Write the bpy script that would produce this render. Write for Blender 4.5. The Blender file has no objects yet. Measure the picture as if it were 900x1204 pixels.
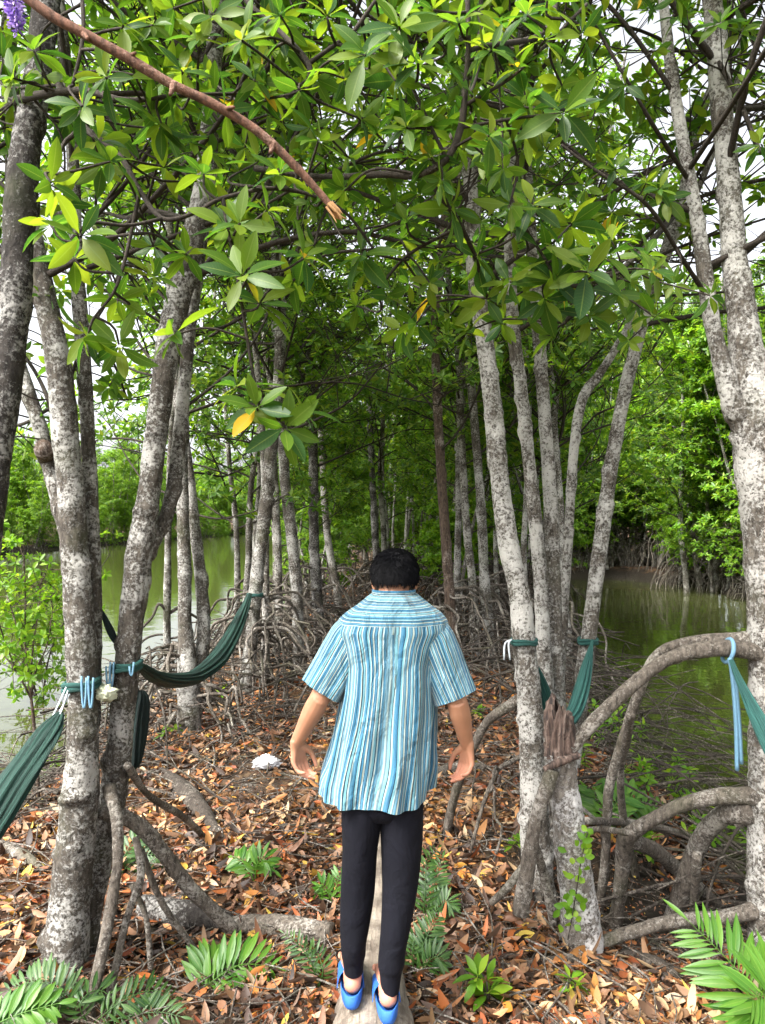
import bpy, bmesh, math, random
import numpy as np
from mathutils import Vector, Matrix

random.seed(7)
RNG = np.random.default_rng(11)
PI = math.pi
scene = bpy.context.scene
COL = scene.collection

# ------------------------------------------------------------------ camera frame of the photograph
CAMZ = 1.95
FPX = 876.0
CX, CY = 450.0, 602.0
WATER = -0.40

def P(x, y, d):
    """a point seen at photo position (x, y), d metres ahead"""
    return np.array([(x - CX) / FPX * d, d, CAMZ - (y - CY) / FPX * d])

def proj(p):
    d = np.maximum(p[..., 1], 0.05)
    return CX + p[..., 0] / d * FPX, CY - (p[..., 2] - CAMZ) / d * FPX

# ------------------------------------------------------------------ cheap smooth noise
_nd = np.random.default_rng(5)
_ND = _nd.normal(size=(14, 3)); _ND /= np.linalg.norm(_ND, axis=1)[:, None]
_NF = _nd.uniform(0.7, 1.9, 14); _NP = _nd.uniform(0, 6.28, 14)

def sn(p, scale=1.0, seed=0.0):
    p = np.asarray(p, float)
    q = p @ (_ND * _NF[:, None]).T * scale + _NP + seed * 1.7
    q2 = q + 0.9 * np.sin(q[..., ::-1] * 0.83 + seed)
    return np.sin(q2).mean(-1) * 1.9

def smooth(a, b, x):
    t = np.clip((x - a) / (b - a), 0, 1)
    return t * t * (3 - 2 * t)

# ------------------------------------------------------------------ ground heights
def xl(y): return np.interp(y, [-30, 3, 5, 8, 10.6, 21, 40, 60], [-3.5, -3.3, -3.1, -3.15, -2.7, -2.4, -2.8, -3.2])
def xr(y): return np.interp(y, [-30, 3, 5, 7.5, 10, 17, 24, 27, 60], [2.7, 2.6, 2.55, 2.6, 2.9, 4.0, 5.6, 6.2, 6.0])
def xl2(y): return np.interp(y, [-30, 30, 54, 79, 86, 92], [-22, -22, -20, -15.5, -9, -2.0])
def xr2(y): return np.interp(y, [-30, 15, 21.5, 23, 25.5, 27.5], [11, 10.6, 9.6, 10.2, 7.4, 4.0])

def gh(x, y):
    x = np.asarray(x, float); y = np.asarray(y, float)
    p = np.stack([x, y, np.zeros_like(x)], -1)
    wob = 0.25 * sn(p, 1.3, 3)
    s = np.minimum(x - xl(y), xr(y) - x) + wob
    s = np.maximum(s, (xl2(y) - x) + 0.6 * sn(p, 0.35, 1))
    s = np.maximum(s, (x - xr2(y)) + 0.3 * sn(p, 0.6, 2))
    s = np.maximum(s, (y - 90))
    z = -1.15 + 1.15 * smooth(-1.1, 1.1, s)
    z = z + 0.035 * sn(p, 2.2, 4) + 0.018 * sn(p, 6.0, 5)
    # hollows under the stilt roots
    for hx, hy, hr, hd in ((1.22, 3.75, 0.45, 0.22), (-0.95, 3.45, 0.42, 0.18), (1.9, 4.2, 0.6, 0.2)):
        z = z - hd * np.exp(-(((x - hx) ** 2 + (y - hy) ** 2) / hr ** 2))
    z = z + 0.25 * smooth(60, 120, y)
    return z

def gz(x, y): return float(gh(np.array(x), np.array(y)))

def G(x, y):
    """the ground point seen at photo position (x, y)"""
    d = FPX * CAMZ / (y - CY)
    for _ in range(6):
        px = (x - CX) / FPX * d
        d = FPX * (CAMZ - gz(px, d)) / (y - CY)
    px = (x - CX) / FPX * d
    return np.array([px, d, gz(px, d)])

# ------------------------------------------------------------------ mesh builder
def catmull(pts, n):
    """smooth resample of a polyline (columns interpolated together)"""
    pts = np.asarray(pts, float)
    if len(pts) == 2:
        t = np.linspace(0, 1, n)[:, None]
        return pts[0] * (1 - t) + pts[1] * t
    q = np.vstack([2 * pts[0] - pts[1], pts, 2 * pts[-1] - pts[-2]])
    seg = len(pts) - 1
    u = np.linspace(0, seg, n)
    i = np.minimum(u.astype(int), seg - 1); t = (u - i)[:, None]
    p0, p1, p2, p3 = q[i], q[i + 1], q[i + 2], q[i + 3]
    return 0.5 * ((2 * p1) + (-p0 + p2) * t + (2 * p0 - 5 * p1 + 4 * p2 - p3) * t ** 2 + (-p0 + 3 * p1 - 3 * p2 + p3) * t ** 3)

def frames(c):
    t = np.gradient(c, axis=0)
    t /= np.maximum(np.linalg.norm(t, axis=1), 1e-9)[:, None]
    ref = np.array([1.0, 0, 0]) if abs(t[0][0]) < 0.8 else np.array([0, 1.0, 0])
    u = np.zeros_like(c); v = np.zeros_like(c)
    a = ref - t[0] * np.dot(ref, t[0]); a /= np.linalg.norm(a)
    for i in range(len(c)):
        a = a - t[i] * np.dot(a, t[i]); a /= max(np.linalg.norm(a), 1e-9)
        u[i] = a; v[i] = np.cross(t[i], a)
    return t, u, v

class MB:
    def __init__(s):
        s.v = []; s.f = []; s.n = 0; s.uv = []; s.has_uv = False; s.mi = []
    def add(s, verts, faces, uv=None, mi=0):
        verts = np.asarray(verts, float).reshape(-1, 3)
        s.v.append(verts)
        if isinstance(faces, np.ndarray):
            s.f.append(('a', faces + s.n, mi))
        else:
            s.f.append(('l', [[i + s.n for i in f] for f in faces], mi))
        if uv is not None:
            s.has_uv = True; s.uv.append(np.asarray(uv, float).reshape(-1, 2))
        else:
            s.uv.append(np.zeros((len(verts), 2)))
        s.n += len(verts)
    def tube(s, pts, radii, n=8, res=None, bump=0.0, bscale=14.0, flute=0.0, cap=True, seed=0.0, mi=0, knots=0.0):
        pts = np.asarray(pts, float); radii = np.asarray(radii, float)
        if radii.ndim == 0: radii = np.full(len(pts), float(radii))
        c4 = np.column_stack([pts, radii])
        if res is None: m = len(pts)
        else:
            L = np.linalg.norm(np.diff(pts, axis=0), axis=1).sum()
            m = int(max(len(pts), min(400, L / res + 2)))
        c4 = catmull(c4, m) if len(pts) > 2 or m > 2 else c4
        c, r = c4[:, :3], np.maximum(c4[:, 3], 0.0004)
        t, u, v = frames(c)
        th = np.arange(n) / n * 2 * PI
        dirs = u[:, None, :] * np.cos(th)[None, :, None] + v[:, None, :] * np.sin(th)[None, :, None]
        rr = np.repeat(r[:, None], n, 1)
        if bump or flute or knots:
            base = c[:, None, :] + dirs * rr[..., None]
            if bump: rr = rr * (1 + bump * sn(base, bscale, seed) + bump * 0.6 * sn(base, bscale * 2.9, seed + 2) + bump * 0.45 * sn(base * np.array([1, 1, 1.6]), bscale * 6.5, seed + 5))
            if flute: rr = rr * (1 + flute * np.sin(th * 5 + 3 * sn(c, 1.3, seed)[:, None]))
            if knots:
                k = sn(base * np.array([1, 1, 2.2]), bscale * 1.15, seed + 7)
                rr = rr * (1 + knots * np.clip(k - 0.45, 0, 1) * 2.0)
        vert = c[:, None, :] + dirs * rr[..., None]
        i = np.arange(m - 1)[:, None] * n; j = np.arange(n)[None, :]; j2 = (j + 1) % n
        quads = np.stack([i + j, i + j2, i + n + j2, i + n + j], -1).reshape(-1, 4)
        L = np.concatenate([[0], np.cumsum(np.linalg.norm(np.diff(c, axis=0), axis=1))])
        uv = np.stack(np.broadcast_arrays(th[None, :] / (2 * PI), L[:, None]), -1)
        s.add(vert.reshape(-1, 3), quads, uv, mi)
        if cap:
            b = s.n - m * n
            s.f.append(('l', [[b + k for k in range(n)][::-1], [b + (m - 1) * n + k for k in range(n)]], mi))
        return c, r
    def ell(s, c, r, rot=None, nu=20, nv=14):
        th = np.arange(nu) / nu * 2 * PI; ph = np.linspace(-PI / 2, PI / 2, nv + 2)[1:-1]
        d = np.stack([np.cos(ph)[:, None] * np.cos(th), np.cos(ph)[:, None] * np.sin(th), np.repeat(np.sin(ph)[:, None], nu, 1)], -1).reshape(-1, 3)
        d = np.vstack([d, [[0, 0, -1], [0, 0, 1]]]) * np.asarray(r, float)
        if rot is not None: d = d @ np.asarray(rot).T
        f = []
        for i in range(nv - 1):
            for j in range(nu):
                f.append([i * nu + j, i * nu + (j + 1) % nu, (i + 1) * nu + (j + 1) % nu, (i + 1) * nu + j])
        S, T = nu * nv, nu * nv + 1
        for j in range(nu):
            f.append([S, (j + 1) % nu, j]); f.append([T, (nv - 1) * nu + j, (nv - 1) * nu + (j + 1) % nu])
        s.add(d + np.asarray(c, float), f)
    def grid(s, V, uv=None, closed=False, mi=0):
        """V: (rows, cols, 3)"""
        m, n = V.shape[:2]
        i = np.arange(m - 1)[:, None] * n
        j = np.arange(n if closed else n - 1)[None, :]; j2 = (j + 1) % n
        s.add(V.reshape(-1, 3), np.stack([i + j, i + j2, i + n + j2, i + n + j], -1).reshape(-1, 4), uv, mi)
    def mesh(s, name, origin=(0, 0, 0)):
        me = bpy.data.meshes.new(name)
        V = (np.vstack(s.v) if s.v else np.zeros((0, 3))) - np.asarray(origin)
        loops = []; tot = []; mis = []
        for kind, f, mi in s.f:
            if kind == 'a':
                loops.append(f.reshape(-1)); tot.append(np.full(len(f), f.shape[1])); mis.append(np.full(len(f), mi))
            else:
                loops.append(np.array([i for q in f for i in q], int)); tot.append(np.array([len(q) for q in f], int)); mis.append(np.full(len(f), mi))
        loops = np.concatenate(loops); tot = np.concatenate(tot); mis = np.concatenate(mis)
        me.vertices.add(len(V)); me.vertices.foreach_set('co', V.astype(np.float32).ravel())
        me.loops.add(len(loops)); me.loops.foreach_set('vertex_index', loops.astype(np.int32))
        me.polygons.add(len(tot))
        me.polygons.foreach_set('loop_start', np.concatenate([[0], np.cumsum(tot)[:-1]]).astype(np.int32))
        me.polygons.foreach_set('loop_total', tot.astype(np.int32))
        me.polygons.foreach_set('material_index', mis.astype(np.int32))
        if s.has_uv:
            uv = np.vstack(s.uv)[loops]
            l = me.uv_layers.new(name='UVMap'); l.data.foreach_set('uv', uv.astype(np.float32).ravel())
        me.update(calc_edges=True); me.validate()
        return me

ORG = {}
def link(name, me, mat, parent=None, smooth_=True):
    o = bpy.data.objects.new(name, me); COL.objects.link(o)
    for m in (mat if isinstance(mat, (list, tuple)) else [mat]): me.materials.append(m)
    if smooth_: me.polygons.foreach_set('use_smooth', np.ones(len(me.polygons), bool))
    if parent is not None: o.parent = parent
    return o
def build(mb, name, mat, parent=None, smooth_=True, origin=None):
    org = ORG.get(parent.name) if parent is not None else (origin if origin is not None else (0, 0, 0))
    o = link(name, mb.mesh(name, org), mat, parent, smooth_)
    if parent is None: o.location = org
    ORG[o.name] = np.asarray(org, float)
    return o
def tag(o, label=None, cat=None, group=None, kind=None):
    if label: o['label'] = label
    if cat: o['category'] = cat
    if group: o['group'] = group
    if kind: o['kind'] = kind
    return o
def thing(name, label, cat, loc, group=None):
    o = bpy.data.objects.new(name, None); COL.objects.link(o); o.location = [float(a) for a in loc]
    o.empty_display_size = 0.2
    ORG[o.name] = np.asarray(loc, float)
    return tag(o, label, cat, group)
def copy_tree(o, parent=None):
    c = o.copy(); COL.objects.link(c)
    if parent is not None: c.parent = parent
    for ch in list(o.children): copy_tree(ch, c)
    return c

# ------------------------------------------------------------------ materials
def lin(r, g, b):
    f = lambda c: (c / 255 / 12.92) if c / 255 <= 0.04045 else ((c / 255 + 0.055) / 1.055) ** 2.4
    return (f(r), f(g), f(b), 1)

def newmat(name):
    m = bpy.data.materials.new(name); m.use_nodes = True
    nt = m.node_tree; nt.nodes.clear()
    out = nt.nodes.new('ShaderNodeOutputMaterial')
    return m, nt, out
def nd(nt, typ, ins=None, **props):
    n = nt.nodes.new(typ)
    for k, v in props.items(): setattr(n, k, v)
    for k, v in (ins or {}).items():
        s = n.inputs[k]
        if isinstance(v, bpy.types.NodeSocket): nt.links.new(v, s)
        else: s.default_value = v
    return n
def ramp(nt, fac, stops, interp='LINEAR'):
    r = nt.nodes.new('ShaderNodeValToRGB'); r.color_ramp.interpolation = interp
    e = r.color_ramp.elements
    while len(e) < len(stops): e.new(0.5)
    for k, (p, c) in enumerate(stops):
        e[k].position = p; e[k].color = c if len(c) == 4 else (*c, 1)
    nt.links.new(fac, r.inputs[0]); return r.outputs[0]
def mixc(nt, fac, a, b, mode='MIX'):
    n = nt.nodes.new('ShaderNodeMix'); n.data_type = 'RGBA'; n.blend_type = mode
    for s, v in ((n.inputs[0], fac), (n.inputs[6], a), (n.inputs[7], b)):
        if isinstance(v, bpy.types.NodeSocket): nt.links.new(v, s)
        else: s.default_value = v
    return n.outputs[2]
def math_(nt, op, a, b=0.0, c=0.0):
    n = nt.nodes.new('ShaderNodeMath'); n.operation = op
    for s, v in zip(n.inputs, (a, b, c)):
        if isinstance(v, bpy.types.NodeSocket): nt.links.new(v, s)
        else: s.default_value = v
    return n.outputs[0]

def mat_bark(name, dark, mid, lichen, amount=0.5, scale=1.0, bump=0.6, moss=0.0):
    m, nt, out = newmat(name)
    tc = nd(nt, 'ShaderNodeTexCoord').outputs['Object']
    oi = nd(nt, 'ShaderNodeObjectInfo').outputs['Random']
    off = nd(nt, 'ShaderNodeVectorMath', {0: tc, 1: (3.1, 1.7, 0.9)}, operation='ADD')
    sc = nd(nt, 'ShaderNodeVectorMath', {0: (13.0, 7.0, 5.0)}, operation='SCALE'); nt.links.new(oi, sc.inputs['Scale'])
    nt.links.new(sc.outputs[0], off.inputs[1])
    co = off.outputs[0]
    st = nd(nt, 'ShaderNodeMapping', {'Vector': co, 'Scale': (1, 1, 0.35)}).outputs[0]
    big = nd(nt, 'ShaderNodeTexNoise', {'Vector': co, 'Scale': 5 * scale, 'Detail': 4, 'Roughness': 0.6}).outputs[0]
    fine = nd(nt, 'ShaderNodeTexNoise', {'Vector': st, 'Scale': 55 * scale, 'Detail': 6, 'Roughness': 0.7}).outputs[0]
    vor = nd(nt, 'ShaderNodeTexVoronoi', {'Vector': co, 'Scale': 38 * scale, 'Randomness': 1.0}, feature='F1').outputs['Distance']
    patch = nd(nt, 'ShaderNodeTexNoise', {'Vector': co, 'Scale': 58 * scale, 'Detail': 8, 'Roughness': 0.72, 'Distortion': 0.15}).outputs[0]
    speck = nd(nt, 'ShaderNodeTexNoise', {'Vector': co, 'Scale': 150 * scale, 'Detail': 4, 'Roughness': 0.8}).outputs[0]
    ring = nd(nt, 'ShaderNodeTexNoise', {'Vector': nd(nt, 'ShaderNodeMapping', {'Vector': co, 'Scale': (0.6, 0.6, 3.0)}).outputs[0], 'Scale': 9 * scale, 'Detail': 3}).outputs[0]
    base = mixc(nt, ramp(nt, fine, [(0.36, (0, 0, 0)), (0.62, (1, 1, 1))]), dark, mid)
    lf = math_(nt, 'ADD', math_(nt, 'ADD', math_(nt, 'MULTIPLY', patch, 0.45), math_(nt, 'MULTIPLY', speck, 0.2)), math_(nt, 'MULTIPLY', big, 0.35))
    lo = 0.60 - 0.20 * amount
    lf = ramp(nt, lf, [(lo, (0, 0, 0)), (lo + 0.055, (1, 1, 1))])
    col = mixc(nt, math_(nt, 'MULTIPLY', lf, 0.92), base, lichen)
    col = mixc(nt, ramp(nt, ring, [(0.62, (0, 0, 0)), (0.74, (0.6, 0.6, 0.6))]), col, dark)
    crack = ramp(nt, vor, [(0.02, (0.95, 0.95, 0.95)), (0.20, (0, 0, 0))])
    col = mixc(nt, crack, col, dark)
    if moss:
        mo = nd(nt, 'ShaderNodeTexNoise', {'Vector': co, 'Scale': 3.2, 'Detail': 5}).outputs[0]
        col = mixc(nt, ramp(nt, mo, [(0.55, (0, 0, 0)), (0.66, (moss, moss, moss))]), col, (0.06, 0.075, 0.025, 1))
    h = math_(nt, 'ADD', math_(nt, 'MULTIPLY', fine, 0.6), math_(nt, 'ADD', math_(nt, 'MULTIPLY', lf, 0.25), math_(nt, 'MULTIPLY', patch, 0.9)))
    bp = nd(nt, 'ShaderNodeBump', {'Height': h, 'Strength': bump, 'Distance': 0.012}).outputs[0]
    p = nd(nt, 'ShaderNodeBsdfPrincipled', {'Base Color': col, 'Roughness': 0.9, 'Normal': bp})
    p.inputs['Specular IOR Level'].default_value = 0.25
    nt.links.new(p.outputs[0], out.inputs[0]); return m

def mat_leaf(name, stops, trans, tfac=0.45, rough=0.38, spec=0.5, vein=False):
    m, nt, out = newmat(name)
    rnd = nd(nt, 'ShaderNodeNewGeometry').outputs['Random Per Island']
    col = ramp(nt, rnd, stops)
    tc = nd(nt, 'ShaderNodeTexCoord').outputs['Object']
    n = nd(nt, 'ShaderNodeTexNoise', {'Vector': tc, 'Scale': 22.0, 'Detail': 3}).outputs[0]
    col = mixc(nt, 0.35, col, mixc(nt, n, (0.55, 0.55, 0.5, 1), (1.35, 1.35, 1.2, 1)), 'MULTIPLY')
    nrm = None
    if vein:
        sx = nd(nt, 'ShaderNodeSeparateXYZ', {0: nd(nt, 'ShaderNodeUVMap').outputs[0]})
        au = math_(nt, 'ABSOLUTE', sx.outputs[0])
        mid = ramp(nt, au, [(0.03, (1, 1, 1)), (0.10, (0, 0, 0))])
        lat = math_(nt, 'FRACT', math_(nt, 'SUBTRACT', math_(nt, 'MULTIPLY', sx.outputs[1], 13.0), math_(nt, 'MULTIPLY', au, 1.6)))
        latr = ramp(nt, lat, [(0.0, (0.25, 0.25, 0.25)), (0.12, (0, 0, 0))])
        col = mixc(nt, math_(nt, 'ADD', math_(nt, 'MULTIPLY', mid, 0.6), latr), col, (0.17, 0.24, 0.05, 1))
    p = nd(nt, 'ShaderNodeBsdfPrincipled', {'Base Color': col, 'Roughness': rough})
    p.inputs['Specular IOR Level'].default_value = spec
    tr = nd(nt, 'ShaderNodeBsdfTranslucent', {'Color': mixc(nt, 1.0, col, trans, 'MULTIPLY')})
    mx = nd(nt, 'ShaderNodeMixShader', {0: tfac, 1: p.outputs[0], 2: tr.outputs[0]})
    nt.links.new(mx.outputs[0], out.inputs[0]); return m

def mat_simple(name, col, rough=0.6, spec=0.4, var=0.2, scale=30, bump=0.0, bscale=None):
    m, nt, out = newmat(name)
    tc = nd(nt, 'ShaderNodeTexCoord').outputs['Object']
    n = nd(nt, 'ShaderNodeTexNoise', {'Vector': tc, 'Scale': scale, 'Detail': 5}).outputs[0]
    c = mixc(nt, n, tuple(a * (1 - var) for a in col[:3]) + (1,), tuple(min(1, a * (1 + var)) for a in col[:3]) + (1,))
    p = nd(nt, 'ShaderNodeBsdfPrincipled', {'Base Color': c, 'Roughness': rough})
    p.inputs['Specular IOR Level'].default_value = spec
    if bump:
        b = nd(nt, 'ShaderNodeTexNoise', {'Vector': tc, 'Scale': bscale or scale, 'Detail': 4}).outputs[0]
        nt.links.new(nd(nt, 'ShaderNodeBump', {'Height': b, 'Strength': bump, 'Distance': 0.004}).outputs[0], p.inputs['Normal'])
    nt.links.new(p.outputs[0], out.inputs[0]); return m

M = {}
M['bark_grey'] = mat_bark('bark_grey', (0.022, 0.018, 0.014, 1), (0.115, 0.10, 0.082, 1), (0.42, 0.41, 0.38, 1), 0.58, 1.0, 1.0, 0.25)
M['bark_white'] = mat_bark('bark_white', (0.028, 0.022, 0.017, 1), (0.16, 0.14, 0.115, 1), (0.48, 0.465, 0.43, 1), 0.66, 1.0, 1.0, 0.12)
M['bark_dark'] = mat_bark('bark_dark', (0.012, 0.010, 0.009, 1), (0.055, 0.048, 0.042, 1), (0.33, 0.32, 0.30, 1), 0.52, 1.0, 1.0, 0.3)
M['bark_mid'] = mat_bark('bark_mid', (0.022, 0.018, 0.014, 1), (0.10, 0.085, 0.068, 1), (0.38, 0.365, 0.335, 1), 0.6, 0.8, 0.8, 0.2)
M['bark_red'] = mat_bark('bark_red', (0.026, 0.017, 0.012, 1), (0.11, 0.078, 0.058, 1), (0.28, 0.24, 0.21, 1), 0.38, 0.8, 0.8, 0.1)
M['root'] = mat_bark('root', (0.03, 0.024, 0.019, 1), (0.15, 0.128, 0.104, 1), (0.33, 0.305, 0.268, 1), 0.45, 1.1, 0.8, 0.2)
M['root_dark'] = mat_bark('root_dark', (0.016, 0.013, 0.010, 1), (0.065, 0.053, 0.043, 1), (0.20, 0.178, 0.15, 1), 0.38, 1.1, 0.6, 0.2)
M['twig'] = mat_bark('twig', (0.016, 0.013, 0.010, 1), (0.045, 0.036, 0.028, 1), (0.10, 0.09, 0.075, 1), 0.25, 2.0, 0.4)
G1, G2, G3 = (0.022, 0.075, 0.010, 1), (0.05, 0.135, 0.016, 1), (0.105, 0.19, 0.022, 1)
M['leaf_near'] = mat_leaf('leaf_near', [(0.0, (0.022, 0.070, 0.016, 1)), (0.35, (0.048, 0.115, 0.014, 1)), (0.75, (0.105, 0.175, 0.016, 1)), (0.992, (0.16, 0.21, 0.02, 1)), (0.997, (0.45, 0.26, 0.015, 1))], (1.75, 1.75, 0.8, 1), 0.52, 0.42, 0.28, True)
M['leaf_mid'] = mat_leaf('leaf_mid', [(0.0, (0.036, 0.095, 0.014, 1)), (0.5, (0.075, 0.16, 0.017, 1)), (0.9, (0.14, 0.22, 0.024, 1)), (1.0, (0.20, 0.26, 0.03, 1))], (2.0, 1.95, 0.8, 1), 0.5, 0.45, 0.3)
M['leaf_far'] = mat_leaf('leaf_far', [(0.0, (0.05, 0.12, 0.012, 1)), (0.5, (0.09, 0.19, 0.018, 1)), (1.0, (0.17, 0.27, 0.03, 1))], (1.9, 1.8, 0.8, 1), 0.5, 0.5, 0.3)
M['leaf_bright'] = mat_leaf('leaf_bright', [(0.0, (0.07, 0.18, 0.012, 1)), (0.6, (0.14, 0.28, 0.018, 1)), (1.0, (0.23, 0.35, 0.03, 1))], (1.8, 1.7, 0.8, 1), 0.5, 0.4, 0.4)
M['fern_bright'] = mat_leaf('fern_bright', [(0.0, (0.035, 0.125, 0.010, 1)), (1.0, (0.09, 0.205, 0.018, 1))], (1.4, 1.4, 0.7, 1), 0.35, 0.42, 0.4, True)
M['fern_dark'] = mat_leaf('fern_dark', [(0.0, (0.018, 0.06, 0.014, 1)), (1.0, (0.05, 0.115, 0.022, 1))], (1.5, 1.5, 0.8, 1), 0.3, 0.45, 0.4, True)
M['litter'] = mat_leaf('litter', [(0.0, (0.018, 0.011, 0.008, 1)), (0.24, (0.048, 0.027, 0.018, 1)), (0.36, (0.15, 0.068, 0.036, 1)), (0.48, (0.22, 0.118, 0.066, 1)), (0.58, (0.085, 0.055, 0.042, 1)), (0.68, (0.30, 0.165, 0.085, 1)), (0.76, (0.34, 0.105, 0.028, 1)), (0.84, (0.20, 0.055, 0.026, 1)), (0.91, (0.40, 0.30, 0.20, 1)), (0.96, (0.44, 0.16, 0.03, 1)), (1.0, (0.40, 0.32, 0.06, 1))], (1.2, 1.1, 0.9, 1), 0.1, 0.55, 0.35)

# ================================================================== camera, light, sky
cam = bpy.data.cameras.new('camera'); camo = bpy.data.objects.new('camera', cam); COL.objects.link(camo)
camo.location = (0, 0, CAMZ); camo.rotation_euler = (PI / 2, 0, 0)
cam.sensor_fit = 'VERTICAL'; cam.sensor_height = 24.0; cam.lens = FPX / 1204 * 24.0
cam.clip_start = 0.05; cam.clip_end = 3000
scene.camera = camo

SUN_EL, SUN_AZ = math.radians(52), math.radians(232)      # azimuth clockwise from +Y: behind and a little left of the camera
w = bpy.data.worlds.new('World'); scene.world = w; w.use_nodes = True
wn = w.node_tree; wn.nodes.clear()
sky = wn.nodes.new('ShaderNodeTexSky'); sky.sky_type = 'NISHITA'; sky.sun_disc = False
sky.sun_elevation = SUN_EL; sky.sun_rotation = SUN_AZ
sky.air_density = 0.45; sky.dust_density = 6.0; sky.ozone_density = 0.3; sky.altitude = 0
bg = wn.nodes.new('ShaderNodeBackground'); bg.inputs[1].default_value = 0.15
wo = wn.nodes.new('ShaderNodeOutputWorld')
hs = wn.nodes.new('ShaderNodeHueSaturation'); hs.inputs['Saturation'].default_value = 0.22   # thin bright overcast
wn.links.new(sky.outputs[0], hs.inputs['Color']); wn.links.new(hs.outputs[0], bg.inputs[0]); wn.links.new(bg.outputs[0], wo.inputs[0])
sl = bpy.data.lights.new('sun', 'SUN'); sl.energy = 1.3; sl.angle = math.radians(18); sl.color = (1.0, 0.95, 0.87)
so = bpy.data.objects.new('sun', sl); COL.objects.link(so)
sd = Vector((math.sin(SUN_AZ) * math.cos(SUN_EL), math.cos(SUN_AZ) * math.cos(SUN_EL), math.sin(SUN_EL)))
so.rotation_euler = sd.to_track_quat('Z', 'Y').to_euler(); so.location = (0, 0, 30)
vs = scene.view_settings
vs.view_transform = 'Standard'; vs.look = 'None'; vs.gamma = 1.0; vs.use_curve_mapping = False
vs.exposure = 2.4
cy = scene.cycles
cy.use_denoising = True
try: cy.denoiser = 'OPENIMAGEDENOISE'
except Exception: pass
cy.max_bounces = 7; cy.diffuse_bounces = 4; cy.glossy_bounces = 3; cy.transmission_bounces = 4; cy.transparent_max_bounces = 4
cy.caustics_reflective = False; cy.caustics_refractive = False; cy.sample_clamp_indirect = 6.0
cy.use_adaptive_sampling = True; cy.adaptive_threshold = 0.02

# ================================================================== ground and water
def axis(a, b, step, lo, hi):
    x = list(np.arange(a, b + 1e-6, step))
    s = step; y = x[-1]
    while y < hi: s *= 1.13; y += s; x.append(y)
    s = step; y = x[0]; pre = []
    while y > lo: s *= 1.13; y -= s; pre.append(y)
    return np.array(pre[::-1] + x)
gx = axis(-4.3, 4.5, 0.06, -900, 900); gy = axis(1.4, 10.5, 0.07, -300, 1500)
X, Y = np.meshgrid(gx, gy)
mb = MB(); mb.grid(np.stack([X, Y, gh(X, Y)], -1))
m, nt, out = newmat('soil')
tc = nd(nt, 'ShaderNodeTexCoord').outputs['Object']
n1 = nd(nt, 'ShaderNodeTexNoise', {'Vector': tc, 'Scale': 2.2, 'Detail': 8, 'Roughness': 0.65}).outputs[0]
v1 = nd(nt, 'ShaderNodeTexVoronoi', {'Vector': tc, 'Scale': 16.0})
leafc = ramp(nt, nd(nt, 'ShaderNodeSeparateColor', {0: v1.outputs['Color']}).outputs[0], [(0.0, (0.04, 0.026, 0.018)), (0.35, (0.085, 0.05, 0.03)), (0.6, (0.15, 0.075, 0.035)), (0.8, (0.18, 0.115, 0.06)), (1, (0.06, 0.035, 0.025))])
col = mixc(nt, ramp(nt, n1, [(0.40, (0, 0, 0)), (0.6, (1, 1, 1))]), (0.04, 0.03, 0.022, 1), leafc)
zz = nd(nt, 'ShaderNodeSeparateXYZ', {0: tc}).outputs[2]
col = mixc(nt, ramp(nt, math_(nt, 'ADD', zz, math_(nt, 'MULTIPLY', n1, 0.3)), [(0.0, (1, 1, 1)), (0.13, (0, 0, 0))]), col, (0.022, 0.018, 0.013, 1))
hb = math_(nt, 'ADD', v1.outputs['Distance'], n1)
bp = nd(nt, 'ShaderNodeBump', {'Height': hb, 'Strength': 0.8, 'Distance': 0.03}).outputs[0]
p = nd(nt, 'ShaderNodeBsdfPrincipled', {'Base Color': col, 'Roughness': 0.95, 'Normal': bp}); p.inputs['Specular IOR Level'].default_value = 0.2
nt.links.new(p.outputs[0], out.inputs[0]); M['soil'] = m
tag(build(mb, 'ground', M['soil']), 'muddy strip of land covered in fallen leaves between two creeks', 'ground', kind='structure')

m, nt, out = newmat('murky_water')
tc = nd(nt, 'ShaderNodeTexCoord').outputs['Object']
mp = nd(nt, 'ShaderNodeMapping', {'Vector': tc, 'Scale': (1.0, 1.0, 1.0)}).outputs[0]
a1 = nd(nt, 'ShaderNodeTexNoise', {'Vector': mp, 'Scale': 1.6, 'Detail': 3, 'Roughness': 0.5}).outputs[0]
a2 = nd(nt, 'ShaderNodeTexNoise', {'Vector': mp, 'Scale': 9.0, 'Detail': 2}).outputs[0]
hh = math_(nt, 'ADD', a1, math_(nt, 'MULTIPLY', a2, 0.16))
bp = nd(nt, 'ShaderNodeBump', {'Height': hh, 'Strength': 0.22, 'Distance': 0.03}).outputs[0]
p = nd(nt, 'ShaderNodeBsdfPrincipled', {'Base Color': (0.042, 0.050, 0.013, 1), 'Roughness': 0.03, 'IOR': 1.42, 'Normal': bp})
p.inputs['Specular IOR Level'].default_value = 1.0
nt.links.new(p.outputs[0], out.inputs[0]); M['water'] = m
mb = MB(); mb.grid(np.array([[[-900, -200, WATER], [900, -200, WATER]], [[-900, 110, WATER], [900, 110, WATER]]], float))
tag(build(mb, 'water', M['water'], smooth_=False), 'murky green creek water either side of the strip', 'water', kind='structure')

# ================================================================== person
S = 316.0
def wx(x): return (x - 450) / S
def wz(y): return CAMZ - (y - CY) / S
PY = 2.78
PO = np.array([-0.03, PY, 0.13])

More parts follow.
